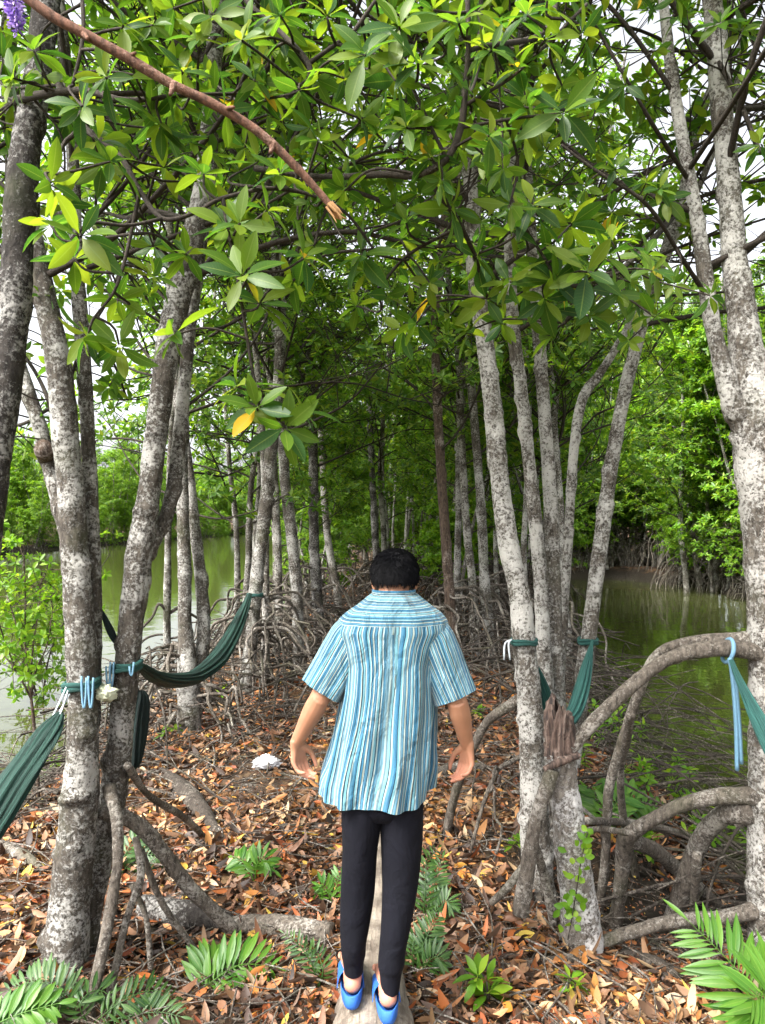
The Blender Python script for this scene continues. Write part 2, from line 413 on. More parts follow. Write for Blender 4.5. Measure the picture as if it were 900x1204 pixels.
def eval_remesh(mbx, voxel, smooth_iter=4, sm=0.5):
    me = mbx.mesh('tmp_body'); o = bpy.data.objects.new('tmp_body', me); COL.objects.link(o)
    r = o.modifiers.new('r', 'REMESH'); r.mode = 'VOXEL'; r.voxel_size = voxel
    s = o.modifiers.new('s', 'SMOOTH'); s.iterations = smooth_iter; s.factor = sm
    dg = bpy.context.evaluated_depsgraph_get()
    res = bpy.data.meshes.new_from_object(o.evaluated_get(dg))
    bpy.data.objects.remove(o); bpy.data.meshes.remove(me)
    return res

HC = np.array([0.047, PY + 0.085, 1.700])                 # head centre
def hand(b, wrist, down, inward, size=1.0):
    """palm and five curled fingers below a wrist; 'inward' is the way the palm faces"""
    dn = np.asarray(down, float); dn /= np.linalg.norm(dn)
    pn = np.asarray(inward, float); pn -= dn * pn.dot(dn); pn /= np.linalg.norm(pn)
    side = np.cross(dn, pn); 
    if side[1] < 0: side = -side                          # towards the thumb (forwards)
    w = np.asarray(wrist, float)
    k = size
    # palm: four metacarpal rays side by side
    for q, (o, L, fl) in enumerate(((-0.031, 0.078, (0.028, 0.020, 0.016)), (-0.0105, 0.088, (0.037, 0.026, 0.019)), (0.0105, 0.092, (0.041, 0.029, 0.021)), (0.0315, 0.086, (0.036, 0.025, 0.019)))):
        root = w + side * o * 0.55 * k
        kn = w + dn * L * k + side * o * k + pn * 0.006
        b.tube([root - dn * 0.01, root + dn * 0.03 * k, kn], [0.0165 * k, 0.0155 * k, 0.0105 * k], 10, 0.01)
        p0 = kn; a = math.radians((42, 40, 37, 34)[q]); pts = [kn - dn * 0.006]; rr = [0.0098 * k]
        for j, fL in enumerate(fl):
            dv = dn * math.cos(a) + pn * math.sin(a) - side * (o * 1.5)
            dv /= np.linalg.norm(dv)
            p0 = p0 + dv * fL * k; pts.append(p0); rr.append((0.0088, 0.0078, 0.0064)[j] * k)
            a += math.radians((34, 30, 0)[j])
        b.tube(pts, rr, 10, 0.007); b.ell(p0, [0.0064 * k] * 3, nu=10, nv=6)
    # thumb from the side of the palm near its base
    t0 = w + dn * 0.018 * k + side * 0.018 * k + pn * 0.008
    t1 = w + dn * 0.050 * k + side * 0.046 * k + pn * 0.024
    t2 = t1 + (dn * 0.030 + side * 0.008 + pn * 0.012) * k
    t3 = t2 + (dn * 0.024 - side * 0.001 + pn * 0.010) * k
    b.tube([t0, t1, t2, t3], [0.015 * k, 0.0115 * k, 0.0098 * k, 0.0078 * k], 10, 0.008); b.ell(t3, [0.0078 * k] * 3, nu=10, nv=6)

b = MB()
# head: skull, face, jaw; the head hangs a little forward
b.ell(HC + [0, 0.0, 0.012], [0.074, 0.092, 0.088]); b.ell(HC + [0, 0.035, -0.045], [0.058, 0.062, 0.075])
b.ell(HC + [0, 0.070, -0.098], [0.030, 0.026, 0.024]); b.ell(HC + [0, 0.101, -0.030], [0.012, 0.018, 0.020])
b.tube([HC + [0, 0.090, 0.01], HC + [0, 0.108, -0.034]], [0.009, 0.013], 8)
for sx in (-1, 1):
    b.ell(HC + [sx * 0.032, 0.082, 0.012], [0.024, 0.012, 0.008]); b.ell(HC + [sx * 0.036, 0.066, -0.04], [0.024, 0.02, 0.022])
    e = Matrix.Rotation(sx * -0.35, 3, 'Z')
    b.ell(HC + [sx * 0.079, 0.008, -0.022], [0.010, 0.018, 0.031], rot=np.array(e)); b.ell(HC + [sx * 0.076, 0.006, -0.048], [0.007, 0.009, 0.011])
b.ell(HC + [0, 0.089, -0.066], [0.024, 0.010, 0.007]); b.ell(HC + [0, 0.088, -0.077], [0.020, 0.010, 0.007])
# neck and trunk
b.tube([[0.035, PY + 0.02, 1.50], [0.040, PY + 0.03, 1.60], [0.045, PY + 0.055, 1.68]], [0.068, 0.059, 0.058], 18, 0.02)
b.tube([[-0.12, PY, 1.465], [0.035, PY + 0.01, 1.525], [0.19, PY, 1.465]], [0.045, 0.070, 0.045], 16, 0.02)
for z, a_, bb in ((1.44, 0.155, 0.095), (1.32, 0.15, 0.095), (1.20, 0.14, 0.09), (1.08, 0.135, 0.08), (0.96, 0.14, 0.08)):
    b.ell([0.02 + (z - 1.0) * 0.03, PY, z], [a_, bb, 0.12])
# arms
LS, LE, LW = np.array([-0.132, PY, 1.460]), np.array([-0.232, PY - 0.045, 1.262]), np.array([-0.322, PY + 0.03, 1.085])
RS, RE, RW = np.array([0.205, PY, 1.460]), np.array([0.275, PY - 0.045, 1.250]), np.array([0.318, PY + 0.03, 1.078])
for s0, e0, w0 in ((LS, LE, LW), (RS, RE, RW)):
    b.tube([s0, s0 * 0.5 + e0 * 0.5, e0], [0.046, 0.044, 0.038], 14, 0.02)
    f = w0 - e0
    b.tube([e0 - f * 0.06, e0 + f * 0.25, e0 + f * 0.62, w0, w0 + f * 0.06], [0.037, 0.040, 0.033, 0.025, 0.023], 14, 0.015)
hand(b, LW, [0.02, 0.10, -1.0], [0.80, -0.60, 0.05], 0.98)
hand(b, RW, [0.05, 0.10, -1.0], [-0.80, -0.60, 0.05], 0.98)
# legs and feet
LH, LK, LA = np.array([-0.075, PY, 0.88]), np.array([-0.098, PY + 0.02, 0.56]), np.array([-0.112, PY + 0.02, 0.225])
RH, RK, RA = np.array([0.080, PY, 0.88]), np.array([0.060, PY - 0.02, 0.54]), np.array([0.020, PY - 0.06, 0.215])
for h0, k0, a0, toe in ((LH, LK, LA, -0.02), (RH, RK, RA, -0.015)):
    b.tube([h0, h0 * 0.5 + k0 * 0.5, k0], [0.062, 0.055, 0.044], 16, 0.03)
    b.tube([k0, k0 * 0.65 + a0 * 0.35, k0 * 0.3 + a0 * 0.7, a0], [0.044, 0.045, 0.037, 0.032], 16, 0.03)
    z0 = 0.168
    b.tube([a0, [a0[0], a0[1] - 0.022, z0 + 0.032]], [0.036, 0.034], 14, 0.01)
    b.ell([a0[0], a0[1] - 0.028, z0 + 0.026], [0.032, 0.034, 0.030])
    b.tube([[a0[0], a0[1] - 0.02, z0 + 0.03], [a0[0] + toe * 0.3, a0[1] + 0.06, z0 + 0.035], [a0[0] + toe, a0[1] + 0.15, z0 + 0.018]], [0.033, 0.036, 0.036], 14, 0.02)
    for q in range(5):
        b.ell([a0[0] + toe * 1.2 + (q - 2) * 0.017, a0[1] + 0.185 - abs(q - 1.5) * 0.006, z0 + 0.012], [0.009, 0.02, 0.010])
m, nt, out = newmat('skin')
tc = nd(nt, 'ShaderNodeTexCoord').outputs['Object']
n = nd(nt, 'ShaderNodeTexNoise', {'Vector': tc, 'Scale': 18.0, 'Detail': 5}).outputs[0]
c = mixc(nt, n, (0.25, 0.115, 0.062, 1), (0.40, 0.20, 0.115, 1))
zz = nd(nt, 'ShaderNodeSeparateXYZ', {0: tc}).outputs[2]
hp = ramp(nt, zz, [(0.80, (1, 1, 1)), (0.93, (0, 0, 0))])            # hands are a little pinker than the arms
c = mixc(nt, math_(nt, 'MULTIPLY', hp, 0.55), c, (0.47, 0.195, 0.14, 1))
nf = nd(nt, 'ShaderNodeTexNoise', {'Vector': tc, 'Scale': 160.0, 'Detail': 3}).outputs[0]
bp = nd(nt, 'ShaderNodeBump', {'Height': nf, 'Strength': 0.15, 'Distance': 0.002}).outputs[0]
p = nd(nt, 'ShaderNodeBsdfPrincipled', {'Base Color': c, 'Roughness': 0.65, 'Normal': bp, 'Subsurface Weight': 0.12, 'Subsurface Scale': 0.012})
p.inputs['Subsurface Radius'].default_value = (1, 0.4, 0.25)
nt.links.new(p.outputs[0], out.inputs[0]); M['skin'] = m
me = eval_remesh(b, 0.0042, 3, 0.5)
for mm in list(me.materials): me.materials.pop()
me.transform(Matrix.Translation(-Vector(PO)))
person = link('person', me, M['skin']); person.location = PO; ORG['person'] = PO
tag(person, 'person with short black hair in a blue striped shirt walking away along a log', 'person')

for sx in (-1, 1):
    e = MB(); e.ell(HC + [sx * 0.032, 0.078, -0.004], [0.012, 0.011, 0.010], nu=12, nv=8)
    build(e, 'eye', mat_simple('eye_dark', (0.03, 0.02, 0.015), 0.2), person)

# hair: a bumpy cap plus thousands of short strands combed down
rng = np.random.default_rng(3)
hm = MB(); nu, nv = 64, 40
th = np.linspace(0, 2 * PI, nu, endpoint=False); ph = np.linspace(0, 1, nv)
hv = np.zeros((nv, nu, 3))
for j, t in enumerate(th):
    fr = 0.5 + 0.5 * math.sin(t)                           # 1 at the face, 0 at the nape
    low = -0.030 + 0.066 * smooth(0.55, 0.95, fr) + 0.012 * smooth(0.42, 0.6, fr) * (1 - smooth(0.6, 0.7, fr))
    el0 = PI / 2; el1 = math.asin(max(-0.95, low / 0.093))
    e_ = el0 + (el1 - el0) * ph
    rx, ry, rz = 0.0835, 0.103, 0.093
    tap = 1 - 0.10 * np.clip(-np.sin(e_) - 0.1, 0, 1)
    cc = np.cos(e_) ** 0.85
    hv[:, j] = np.stack([rx * cc * math.cos(t) * tap, ry * cc * math.sin(t) * tap, rz * np.sin(e_)], -1)
hv *= (1 + 0.018 * sn(hv, 42, 2) + 0.012 * sn(hv, 95, 4))[..., None]
hv += HC + np.array([0, -0.004, 0.010])
hm.grid(hv, closed=True)
last = hv[-1]; inner = HC + (last - HC) * 0.80; hm.grid(np.stack([last, inner]), closed=True)
k = 5200
ii = (rng.beta(1.5, 1.0, k) * (nv - 2)).astype(int); jj = rng.integers(0, nu, k)
p0 = hv[ii, jj] + (hv[ii, (jj + 1) % nu] - hv[ii, jj]) * rng.random((k, 1))
ctr = HC + np.array([0, 0, 0.0]); nr = p0 - ctr; nr /= np.linalg.norm(nr, axis=1)[:, None]
dwn = np.array([0, 0, -1.0]) + rng.normal(0, 0.35, (k, 3)); dwn -= nr * (dwn * nr).sum(1)[:, None]; dwn /= np.linalg.norm(dwn, axis=1)[:, None]
sd_ = np.cross(dwn, nr); L = rng.uniform(0.014, 0.034, (k, 1)); W = 0.0011
V = np.stack([p0 - sd_ * W, p0 + sd_ * W, p0 + dwn * L * 0.55 + nr * 0.006 + sd_ * W * 0.8, p0 + dwn * L + nr * rng.uniform(0.001, 0.007, (k, 1)), p0 + dwn * L * 0.55 + nr * 0.006 - sd_ * W * 0.8], 1)
hm.add(V.reshape(-1, 3), (np.arange(k)[:, None] * 5 + np.arange(5)).astype(int))
build(hm, 'hair', mat_simple('hair_black', (0.004, 0.004, 0.006), 0.6, 0.2, 0.4, 120), person)

# shirt
def stripes_mat():
    m, nt, out = newmat('striped_cotton')
    uv = nd(nt, 'ShaderNodeUVMap').outputs[0]
    u = nd(nt, 'ShaderNodeSeparateXYZ', {0: uv}).outputs[0]
    tc = nd(nt, 'ShaderNodeTexCoord').outputs['Object']
    per = math_(nt, 'FRACT', math_(nt, 'MULTIPLY', u, 1 / 0.080))
    B = lin(70, 138, 176); D = lin(28, 74, 102); Lc = lin(146, 204, 222); Wt = lin(222, 236, 238); T = lin(16, 46, 66); Cr = lin(200, 190, 158); Sk = lin(108, 170, 206)
    seq = [(0.00, Lc), (0.055, D), (0.085, Wt), (0.125, B), (0.20, T), (0.222, Sk), (0.285, Wt), (0.31, Cr), (0.328, D), (0.365, Lc), (0.43, T), (0.452, Wt), (0.49, Sk),
           (0.555, B), (0.60, T), (0.622, Lc), (0.675, Wt), (0.70, D), (0.735, B), (0.80, Cr), (0.818, Wt), (0.85, T), (0.87, Sk), (0.93, D), (0.955, Wt)]
    c = ramp(nt, per, seq, 'CONSTANT')
    # second, slower variation so that the repeat does not show
    wn_ = nd(nt, 'ShaderNodeTexNoise', {'Vector': nd(nt, 'ShaderNodeCombineXYZ', {0: u}).outputs[0], 'Scale': 34.0, 'Detail': 1}).outputs[0]
    c = mixc(nt, ramp(nt, wn_, [(0.36, (0.35, 0.35, 0.35)), (0.50, (0, 0, 0))]), c, lin(60, 122, 168))
    c = mixc(nt, ramp(nt, wn_, [(0.56, (0, 0, 0)), (0.64, (0.4, 0.4, 0.4))]), c, lin(190, 226, 240))
    sl_ = nd(nt, 'ShaderNodeTexNoise', {'Vector': nd(nt, 'ShaderNodeMapping', {'Vector': tc, 'Scale': (260, 260, 30)}).outputs[0], 'Scale': 1.0, 'Detail': 3}).outputs[0]
    c = mixc(nt, 1.0, c, (0.41, 0.455, 0.44, 1), 'MULTIPLY')
    c = mixc(nt, 0.5, c, mixc(nt, sl_, (0.72, 0.74, 0.78, 1), (1.12, 1.1, 1.08, 1)), 'MULTIPLY')
    wr = nd(nt, 'ShaderNodeTexNoise', {'Vector': nd(nt, 'ShaderNodeMapping', {'Vector': tc, 'Scale': (13, 13, 5)}).outputs[0], 'Scale': 1.0, 'Detail': 4, 'Distortion': 0.8}).outputs[0]
    h = math_(nt, 'ADD', wr, math_(nt, 'MULTIPLY', sl_, 0.05))
    bp = nd(nt, 'ShaderNodeBump', {'Height': h, 'Strength': 0.8, 'Distance': 0.05}).outputs[0]
    p = nd(nt, 'ShaderNodeBsdfPrincipled', {'Base Color': c, 'Roughness': 0.85, 'Normal': bp}); p.inputs['Specular IOR Level'].default_value = 0.2
    p.inputs['Sheen Weight'].default_value = 0.15
    nt.links.new(p.outputs[0], out.inputs[0]); return m
M['shirt'] = stripes_mat()
sh = MB()
# rows of the body: photo y, left x, right x, half depth, depth offset
rows = [(699, 439, 488, 0.064, 0.050), (706, 430, 497, 0.078, 0.035), (713, 421, 506, 0.088, 0.024), (721, 408, 518, 0.100, 0.014), (730, 398, 526, 0.108, 0.006), (741, 393, 529, 0.114, 0.0),
        (757, 399, 520, 0.118, 0.0), (780, 404, 514, 0.124, 0.0), (810, 402, 513, 0.128, 0.0), (840, 397, 513, 0.130, 0.002), (870, 391, 512, 0.134, 0.005), (900, 384, 511, 0.140, 0.008), (922, 379, 509, 0.144, 0.010), (941, 377, 507, 0.146, 0.011)]
R_ = np.array(rows, float)
NT = 220; NR = 120
yy = np.linspace(699, 941, NR)
xL, xR, hb_, cyo = [np.interp(yy, R_[:, 0], R_[:, i]) for i in (1, 2, 3, 4)]
for arr in (xL, xR, hb_, cyo):
    arr[1:-1] = (arr[:-2] + arr[1:-1] * 2 + arr[2:]) / 4
th = np.linspace(0, 2 * PI, NT, endpoint=False)
cxs = (wx(xL) + wx(xR)) / 2; aa = (wx(xR) - wx(xL)) / 2
ct, st_ = np.cos(th), np.sin(th)
pw = 0.86
ex = np.sign(ct) * np.abs(ct) ** pw; ey = np.sign(st_) * np.abs(st_) ** 0.9
zrow = wz(yy)
fall = smooth(745, 930, yy)[:, None]
# side vents: the hem rises at the sides
zz_ = np.repeat(zrow[:, None], NT, 1)
hemlift = 0.040 * np.abs(ct[None, :]) ** 3 + 0.012 * np.sin(3 * th + 0.6)[None, :] * 0.6
zz_ = zz_ + hemlift * smooth(880, 941, yy)[:, None]
fold = (np.sin(th * 9 + 1.1 * np.sin(yy / 46.0)[:, None]) * 0.55 + np.sin(th * 15 + 2 + 1.5 * np.sin(yy / 60.0)[:, None]) * 0.45 + np.sin(th * 5 + 0.7) * 0.6)
ampl = 0.0045 + 0.0105 * fall
rad = fold * ampl
XX = cxs[:, None] + ex[None, :] * (aa[:, None] + rad)
YY = PY + cyo[:, None] + ey[None, :] * (hb_[:, None] + rad)
Pg = np.stack([XX, YY, zz_], -1)
crs = 0.006 * sn(Pg * np.array([1, 1, 0.45]), 16, 1) - 0.010 * np.clip(np.abs(sn(Pg * np.array([1.0, 1, 0.55]) + 0.3 * np.roll(Pg, 1, -1), 11, 6)) * -1 + 0.22, 0, 1) / 0.22 * 0.7
Pg += (crs * smooth(715, 770, yy)[:, None])[..., None] * np.stack([ex, ey, 0 * ex], -1)[None]
# a flap of the front panel swings out at the left below the side seam
flap = np.exp(-((th - PI * 1.02) / 0.25) ** 2)[None, :] * smooth(815, 930, yy)[:, None]
Pg[..., 0] -= 0.018 * flap
Pg[..., 1] -= 0.012 * np.exp(-((th - 4.71) / 0.5) ** 2)[None, :] * smooth(760, 720, yy)[:, None]
wav = 0.004 * np.sin(yy / 21.0)[:, None] * np.sin(th * 4 + 1)[None, :] * fall
ucoord = np.broadcast_to(th[None, :] / (2 * PI) * 0.885, (NR, NT)) + wav
kyk = 21                                                   # yoke seam row
yrow = int(np.argmin(np.abs(yy - 732)))
uvb = np.stack([ucoord, zz_], -1)
V = np.concatenate([Pg[yrow:], Pg[yrow:, :1]], 1); U = np.concatenate([uvb[yrow:], uvb[yrow:, :1] + [0.885, 0]], 1)
sh.grid(V, U.reshape(-1, 2))
# yoke: stripes run across the shoulders
Vy = Pg[:yrow + 1].copy()
out_ = np.stack([ex, ey, 0 * ex], -1)[None] * 0.0015
Vy = Vy + out_
Vy[-1, :, 2] -= 0.003
lenr = np.concatenate([[0], np.cumsum(np.linalg.norm(np.diff(Vy[:, int(NT * .75)], axis=0), axis=1))])
Uy = np.stack([np.repeat(lenr[:, None] * 1.0 + 0.02, NT, 1), np.repeat(th[None] * 0.1, yrow + 1, 0)], -1)
sh.grid(np.concatenate([Vy, Vy[:, :1]], 1), np.concatenate([Uy, Uy[:, :1]], 1).reshape(-1, 2))
# inverted pleat below the yoke
for s_ in (-1, 1):
    q = []
    for t in np.linspace(0, 1, 14):
        z = wz(741) - 0.20 * t; x0 = 0.046 + s_ * 0.010 * (1 - t) ** 0.7
        j = int(np.argmin(np.abs(zrow - z))); i_ = int(np.argmin(np.abs(Pg[j, :, 0] - x0) + (Pg[j, :, 1] > PY) * 9))
        q.append([[x0 - 0.006, Pg[j, i_, 1] + 0.001, z], [x0, Pg[j, i_, 1] - 0.0045 * (1 - t), z], [x0 + 0.006, Pg[j, i_, 1] + 0.001, z]])
    q = np.array(q); uq = np.stack([q[..., 0] + 0.3, q[..., 2]], -1)
    sh.grid(q, uq.reshape(-1, 2))
# collar band: stand and fold
cb = []
for z, k_ in ((wz(700), 1.0), (wz(697), 1.03), (wz(694.5), 1.02), (wz(695), 0.93), (wz(702), 0.92)):
    a0, b0 = 0.081 * k_, 0.066 * k_
    cb.append(np.stack([0.043 + a0 * ex, PY + 0.048 + b0 * ey + 0 * ex, np.full(NT, z) - 0.012 * np.maximum(st_, 0)], -1))
cb = np.array(cb); cb = np.concatenate([cb, cb[:, :1]], 1)
ub = np.stack([np.repeat((np.arange(5) * 0.006 + 0.004)[:, None], NT + 1, 1), np.zeros((5, NT + 1))], -1)
sh.grid(cb, ub.reshape(-1, 2))
# sleeves
def sleeve(pts4, sgn):
    nA, nB = 90, 52
    c4 = catmull(np.array(pts4, float), nB)
    ta, uu, vv = frames(c4[:, :3])
    th = np.linspace(0, 2 * PI, nA, endpoint=False)
    rows_ = []
    for i in range(nB):
        f = i / (nB - 1)
        t = ta[i]; y_ = np.array([0, 1.0, 0]); a_ = np.cross(y_, t); a_ /= np.linalg.norm(a_); y2 = np.cross(t, a_)
        fo = 1 + (0.01 + 0.05 * f) * np.sin(th * 5 + 1.3 * sgn + 2 * f) + 0.02 * np.sin(th * 9 + 3 * f)
        rows_.append(c4[i, :3] + (a_[None] * np.cos(th)[:, None] + y2[None] * np.sin(th)[:, None] * 0.92) * (c4[i, 3] * fo)[:, None])
    Vs = np.array(rows_)
    f_ = np.linspace(0, 1, nB)[:, None]
    Us = np.stack([np.broadcast_to(th[None] / (2 * PI) * 0.52, (nB, nA)), np.broadcast_to(f_, (nB, nA))], -1)
    Vc = np.concatenate([Vs, Vs[:, :1]], 1); Uc = np.concatenate([Us, Us[:, :1] + [0.52, 0]], 1)
    sh.grid(Vc, Uc.reshape(-1, 2))
    ctr = Vs[-1].mean(0); inn = ctr + (Vs[-1] - ctr) * 0.94; inn2 = Vs[-8].mean(0) + (Vs[-8] - Vs[-8].mean(0)) * 0.93
    q = np.stack([Vs[-1], inn, inn2]); q = np.concatenate([q, q[:, :1]], 1)
    sh.grid(q, np.concatenate([Uc[-1:]] * 3).reshape(-1, 2))
sleeve([(-0.062, PY, 1.528, 0.020), (-0.103, PY, 1.498, 0.076), (-0.135, PY - 0.004, 1.441, 0.086), (-0.175, PY - 0.010, 1.370, 0.085), (-0.226, PY - 0.022, 1.287, 0.081)], -1)
sleeve([(0.134, PY, 1.528, 0.020), (0.176, PY, 1.496, 0.076), (0.201, PY - 0.004, 1.436, 0.086), (0.232, PY - 0.010, 1.355, 0.083), (0.270, PY - 0.022, 1.263, 0.079)], 1)
build(sh, 'shirt', M['shirt'], person)

# trousers
m, nt, out = newmat('dark_cotton')
tc = nd(nt, 'ShaderNodeTexCoord').outputs['Object']
wr = nd(nt, 'ShaderNodeTexNoise', {'Vector': nd(nt, 'ShaderNodeMapping', {'Vector': tc, 'Scale': (11, 11, 9)}).outputs[0], 'Scale': 1.0, 'Detail': 4, 'Distortion': 1.0}).outputs[0]
fn = nd(nt, 'ShaderNodeTexNoise', {'Vector': tc, 'Scale': 400.0, 'Detail': 2}).outputs[0]
bp = nd(nt, 'ShaderNodeBump', {'Height': math_(nt, 'ADD', wr, math_(nt, 'MULTIPLY', fn, 0.04)), 'Strength': 0.4, 'Distance': 0.04}).outputs[0]
p = nd(nt, 'ShaderNodeBsdfPrincipled', {'Base Color': mixc(nt, wr, (0.0014, 0.0016, 0.0036, 1), (0.003, 0.0034, 0.0075, 1)), 'Roughness': 0.9, 'Normal': bp}); p.inputs['Specular IOR Level'].default_value = 0.2
nt.links.new(p.outputs[0], out.inputs[0]); M['trousers'] = m
tr = MB()
def leg(rows_, sgn):
    """photo y, left x, right x, half depth, depth offset"""
    r = np.array(rows_, float); n_ = 60; nA = 40
    q = catmull(r, n_); th = np.linspace(0, 2 * PI, nA, endpoint=False); V = []
    for i in range(n_):
        y_, l_, r_, hb2, off = q[i]
        sc_ = FPX / (PY + off)
        X0, X1 = (l_ - 450) / sc_, (r_ - 450) / sc_; z = CAMZ - (y_ - CY) / sc_
        fo = 1 + 0.03 * sn(np.stack([np.cos(th) + sgn * 3, np.sin(th), np.full(nA, z * 7)], -1), 1.6, 1)
        V.append(np.stack([(X0 + X1) / 2 + (X1 - X0) / 2 * np.cos(th) * fo, PY + off + hb2 * np.sin(th) * fo, np.full(nA, z)], -1))
    V = np.array(V); tr.grid(V, closed=True)
    c_ = V[-1].mean(0); q = np.stack([V[-1], c_ + (V[-1] - c_) * 0.86, V[-5].mean(0) + (V[-5] - V[-5].mean(0)) * 0.86]); tr.grid(q, closed=True)
leg([(925, 400, 452, 0.10, 0.0), (965, 402, 449, 0.095, 0.0), (1000, 403, 444, 0.088, 0.005), (1045, 401, 441, 0.076, 0.015), (1080, 400, 436, 0.070, 0.015), (1108, 401, 431, 0.062, 0.01), (1122, 402, 430, 0.055, 0.012), (1130, 403.5, 428, 0.047, 0.015), (1142, 405, 427, 0.046, 0.015)], -1)
leg([(925, 446, 499, 0.10, 0.0), (965, 447, 498, 0.095, 0.0), (1000, 448, 496, 0.088, -0.01), (1045, 449, 491, 0.076, -0.03), (1085, 448, 484, 0.070, -0.05), (1115, 446, 478, 0.062, -0.06), (1133, 445, 476, 0.056, -0.065), (1143, 446.5, 473, 0.047, -0.065), (1163, 448.5, 470, 0.046, -0.065)], 1)
V = []
for z, a_, bb in ((0.96, 0.13, 0.08), (0.93, 0.145, 0.09), (0.86, 0.150, 0.10), (0.825, 0.135, 0.085), (0.81, 0.10, 0.06), (0.80, 0.04, 0.03)):
    th = np.linspace(0, 2 * PI, 40, endpoint=False); V.append(np.stack([0.0 + a_ * np.cos(th), PY + bb * np.sin(th), np.full(40, z)], -1))
tr.grid(np.array(V), closed=True)
build(tr, 'trousers', M['trousers'], person)

# slippers
def slipper(a0, toe):
    sp = MB(); z0 = 0.142
    n_ = 60; t = np.linspace(0, 2 * PI, n_, endpoint=False)
    def outline(k, z, sh_=0.0):
        yl = 0.135 * k; w_ = (0.041 + 0.009 * smooth(-0.3, 0.8, np.sin(t))) * (0.88 + 0.12 * k)
        yv = yl * np.sin(t); xv = w_ * np.sign(np.cos(t)) * np.abs(np.cos(t)) ** 0.75 * (0.4 + 0.6 * k)
        cxx = a0[0] + toe * 0.55 * (yv + 0.12) / 0.25; 
        return np.stack([cxx + xv, a0[1] + 0.065 + yv, np.full(n_, z) + sh_], -1)
    heel = 0.016 * smooth(0.2, 0.9, -np.sin(t)) + 0.006
    rings = [outline(0.94, z0 - 0.004), outline(1.0, z0 + 0.004), outline(1.03, z0 + 0.016), outline(1.02, z0 + 0.026, heel), outline(0.97, z0 + 0.028, heel), outline(0.92, z0 + 0.021, heel * 0.4), outline(0.86, z0 + 0.018), outline(0.4, z0 + 0.018), outline(0.02, z0 + 0.018)]
    sp.grid(np.array(rings), closed=True)
    o = build(sp, 'slipper', M['slipper'], person)
    up = MB(); V = []
    for f in np.linspace(0, 1, 12):
        yv = a0[1] + 0.030 + 0.140 * f; hh_ = 0.066 - 0.036 * f ** 1.5
        ph = np.linspace(0, PI, 20); wv = 0.052 - 0.004 * f
        V.append(np.stack([a0[0] + toe * (0.40 + 0.36 * f) + wv * np.cos(ph), np.full(20, yv) - 0.03 * (1 - f) * np.sin(ph) * -0.5, z0 + 0.016 + hh_ * np.sin(ph) ** 0.8], -1))
    V = np.array(V); c_ = V.mean(1, keepdims=True); V2 = c_ + (V - c_) * 0.93
    up.grid(V); up.grid(V2[::-1]); up.grid(np.stack([V[0], V2[0]])); up.grid(np.stack([V2[-1], V[-1]]))
    build(up, 'strap', M['slipper'], o)
M['slipper'] = mat_simple('blue_rubber', (0.022, 0.105, 0.38), 0.7, 0.3, 0.35, 30, 0.3, 90)
slipper(LA + np.array([0, -0.028, 0]), -0.02); slipper(RA + np.array([0, -0.028, 0]), -0.015)

# ================================================================== foliage generators
GA = PI * (3 - math.sqrt(5))
def unit(a): return a / np.maximum(np.linalg.norm(a, axis=-1, keepdims=True), 1e-9)

def leaves(mb, base, d, nrm, L, W, droop=0.12, lod=1, fold=0.25, curl=None):
    """one mesh island per leaf"""
    base = np.asarray(base, float); k = len(base)
    if k == 0: return
    d = unit(d); nrm = unit(nrm - d * (nrm * d).sum(-1, keepdims=True)); sd = np.cross(d, nrm)
    L = np.broadcast_to(np.asarray(L, float), (k,))[:, None]; W = np.broadcast_to(np.asarray(W, float), (k,))[:, None]
    dr = np.broadcast_to(np.asarray(droop, float), (k,))[:, None]
    def at(t, s_, wf):
        return base + d * L * t - nrm * (dr * L * t * t) + sd * (s_ * W * wf) + nrm * (abs(s_) * fold * W * wf)
    if lod == 0:
        V = np.stack([at(0, 0, 0), at(0.45, -1, 1), at(1, 0, 0), at(0.45, 1, 1)], 1)
        mb.add(V.reshape(-1, 3), np.arange(k)[:, None] * 4 + np.arange(4)[None])
    elif lod == 1:
        V = np.stack([at(0, 0, 0), at(0.28, -1, 0.86), at(0.68, -1, 0.86), at(1, 0, 0), at(0.68, 1, 0.86), at(0.28, 1, 0.86)], 1)
        i = np.arange(k)[:, None] * 6
        mb.add(V.reshape(-1, 3), np.concatenate([i + np.array([0, 3, 2, 1]), i + np.array([0, 5, 4, 3])]))
    else:
        ts = (0.0, 0.10, 0.26, 0.45, 0.64, 0.82, 0.93, 1.0); wf = (0.05, 0.22, 0.72, 0.98, 0.94, 0.60, 0.30, 0.02)
        V = np.stack([at(t, s_, q) for t, q in zip(ts, wf) for s_ in (-1, 0, 1)], 1)
        i = np.arange(k)[:, None] * 24; F = []
        for r in range(7):
            for c_ in (0, 1):
                o = r * 3 + c_; F.append(i + np.array([o, o + 1, o + 4, o + 3]))
        uv = np.broadcast_to(np.array([(s_, t) for t in ts for s_ in (-1, 0, 1)])[None], (k, 24, 2))
        mb.add(V.reshape(-1, 3), np.concatenate(F), uv.reshape(-1, 2))

